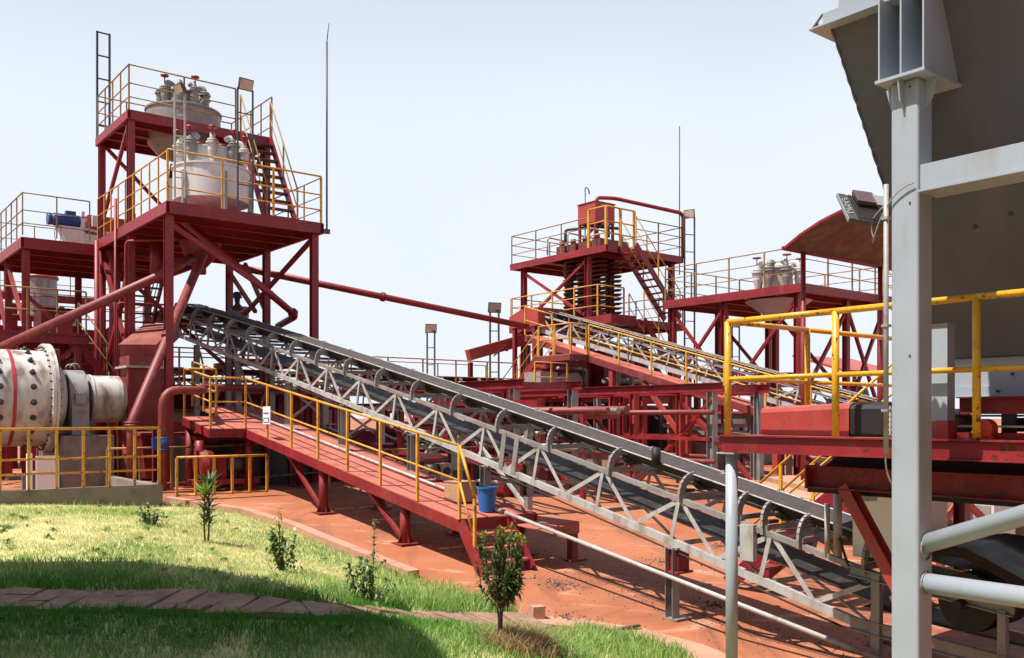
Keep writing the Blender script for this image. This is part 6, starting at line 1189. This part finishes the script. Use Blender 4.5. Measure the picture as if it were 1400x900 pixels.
# the round tank standing left of the camera, out of the frame: its shadow lies on the lawn
SHX, SHY, SHR, SHH = -4.95, 5.70, 4.5, 8.8
k_ = (SHH-.5)/math.tan(R(SUN_EL)); u, v = UV(SHX-SUN_AZ[0]*k_, SHY-SUN_AZ[1]*k_); tk_ = thing('storage_tank', 'large round pale storage tank standing left of the lawn', 'tank', (u,v,0))
q = MB(); q.lathe((u,v,-.3), [(SHR,0),(SHR,SHH+.3),(SHR+.02,SHH+.31),(SHR+.02,SHH+.36),(.001,SHH+.5)], 72); part('shell', q, WHITE, tk_)

# added shed behind the camera, unseen, to keep low sky light off near faces
ws = thing('sky_blocker_shed', 'long brown clad shed added unseen behind the camera to block sky light', 'light blocker', UV(8,-10)+(0,)); ws.rotation_euler = (0,0,0); ORG[ws.name] = (8,-10,0); ws.location = (8,-10,0)
CLAD = mat('brown_cladding', (.14, .10, .08), .7, 0, .15, (.09, .06, .05), .3, 1.)
q = MB(); q.box(-24,44,-22,-9,-.5,9.5); part('wall', q, CLAD, ws)
q = MB(); q.prism([(-24.6,-22.6,9.52),(-24.6,-8.3,9.52),(-24.6,-15.5,11.6)],(69.2,0,0)); part('roof', q, GALV, ws)
for x in range(-20,42,6): q = MB(); q.box(x,x+1.6,-9.0,-8.94,3.2,5.0); part('window', q, DARKM, ws)
q = MB(); q.box(2,6,-9.0,-8.93,-.3,4.2); part('door', q, BLUE, ws)

# spilled ore and small stones on the floor
def stones(name, pts, label, m):
    q = MB(); rs = random.Random(5)
    for u, v, s in pts:
        z = gz(v); o = [(1,0,0),(-.5,.87,0),(-.5,-.87,0),(rs.uniform(-.3,.3),rs.uniform(-.3,.3),1)]; a = rs.uniform(0,6.28); ca, sa = math.cos(a), math.sin(a)
        q.add([(u+s*(x*ca-y*sa)*rs.uniform(.6,1.3), v+s*(x*sa+y*ca)*rs.uniform(.6,1.3), z-.004+s*w*rs.uniform(.5,1.1)) for x,y,w in o], [(0,1,3),(1,2,3),(2,0,3)])
    return solo(name, q, m, label, 'stones', (8,8,0), None, 'stuff')
rs = random.Random(9); pts = []
for i in range(2600): v = rs.uniform(4.5,20); pts.append((8.85+rs.gauss(0,.38), v, rs.uniform(.006,.022)))
for i in range(2200): pts.append((rs.uniform(5.5,16), rs.uniform(4,20), rs.uniform(.005,.018)))
for cx_2, cy_2 in ((9.4,7.6),(8.2,9.3),(10.6,9.6),(7.2,8.0),(9.6,5.4),(12.5,10.0)):
    for i in range(260): r = abs(rs.gauss(0,.28)); t = rs.uniform(0,6.28); pts.append((cx_2+r*math.cos(t), cy_2+r*math.sin(t), rs.uniform(.006,.026)))
pts = [p for p in pts if not sdist(np.array([XY(p[0],p[1])]))[1][0]]
stones('spilled_ore', pts, 'spilled ore crumbs and small stones scattered over the red floor under the conveyor', ORE)

random.seed(33); q = MB(); n_ = 0
while n_ < 150:
    px, py = random.uniform(0, 700), random.uniform(690, 880); x, y = solve(px, py, zg1); P_ = np.array([[x, y]]); z_, d_, i_ = zgrass(P_)
    if not i_[0] or d_[0] < .15 or pathdist(P_)[0] < .42: continue
    n_ += 1; z = float(z_[0]); s = random.uniform(.5,1.2); u, v = UV(x, y)
    for k in range(random.randint(6, 14)): a = random.uniform(0,6.28); leaf(q,(u+random.gauss(0,.02),v+random.gauss(0,.02),z),(math.cos(a),math.sin(a),random.uniform(.3,1.4)),random.uniform(.06,.13)*s,.03*s,.2)
solo('lawn_weeds', q, LM, 'small broad leaved weeds dotted through the lawn', 'weeds', (0,10,0), None, 'stuff')
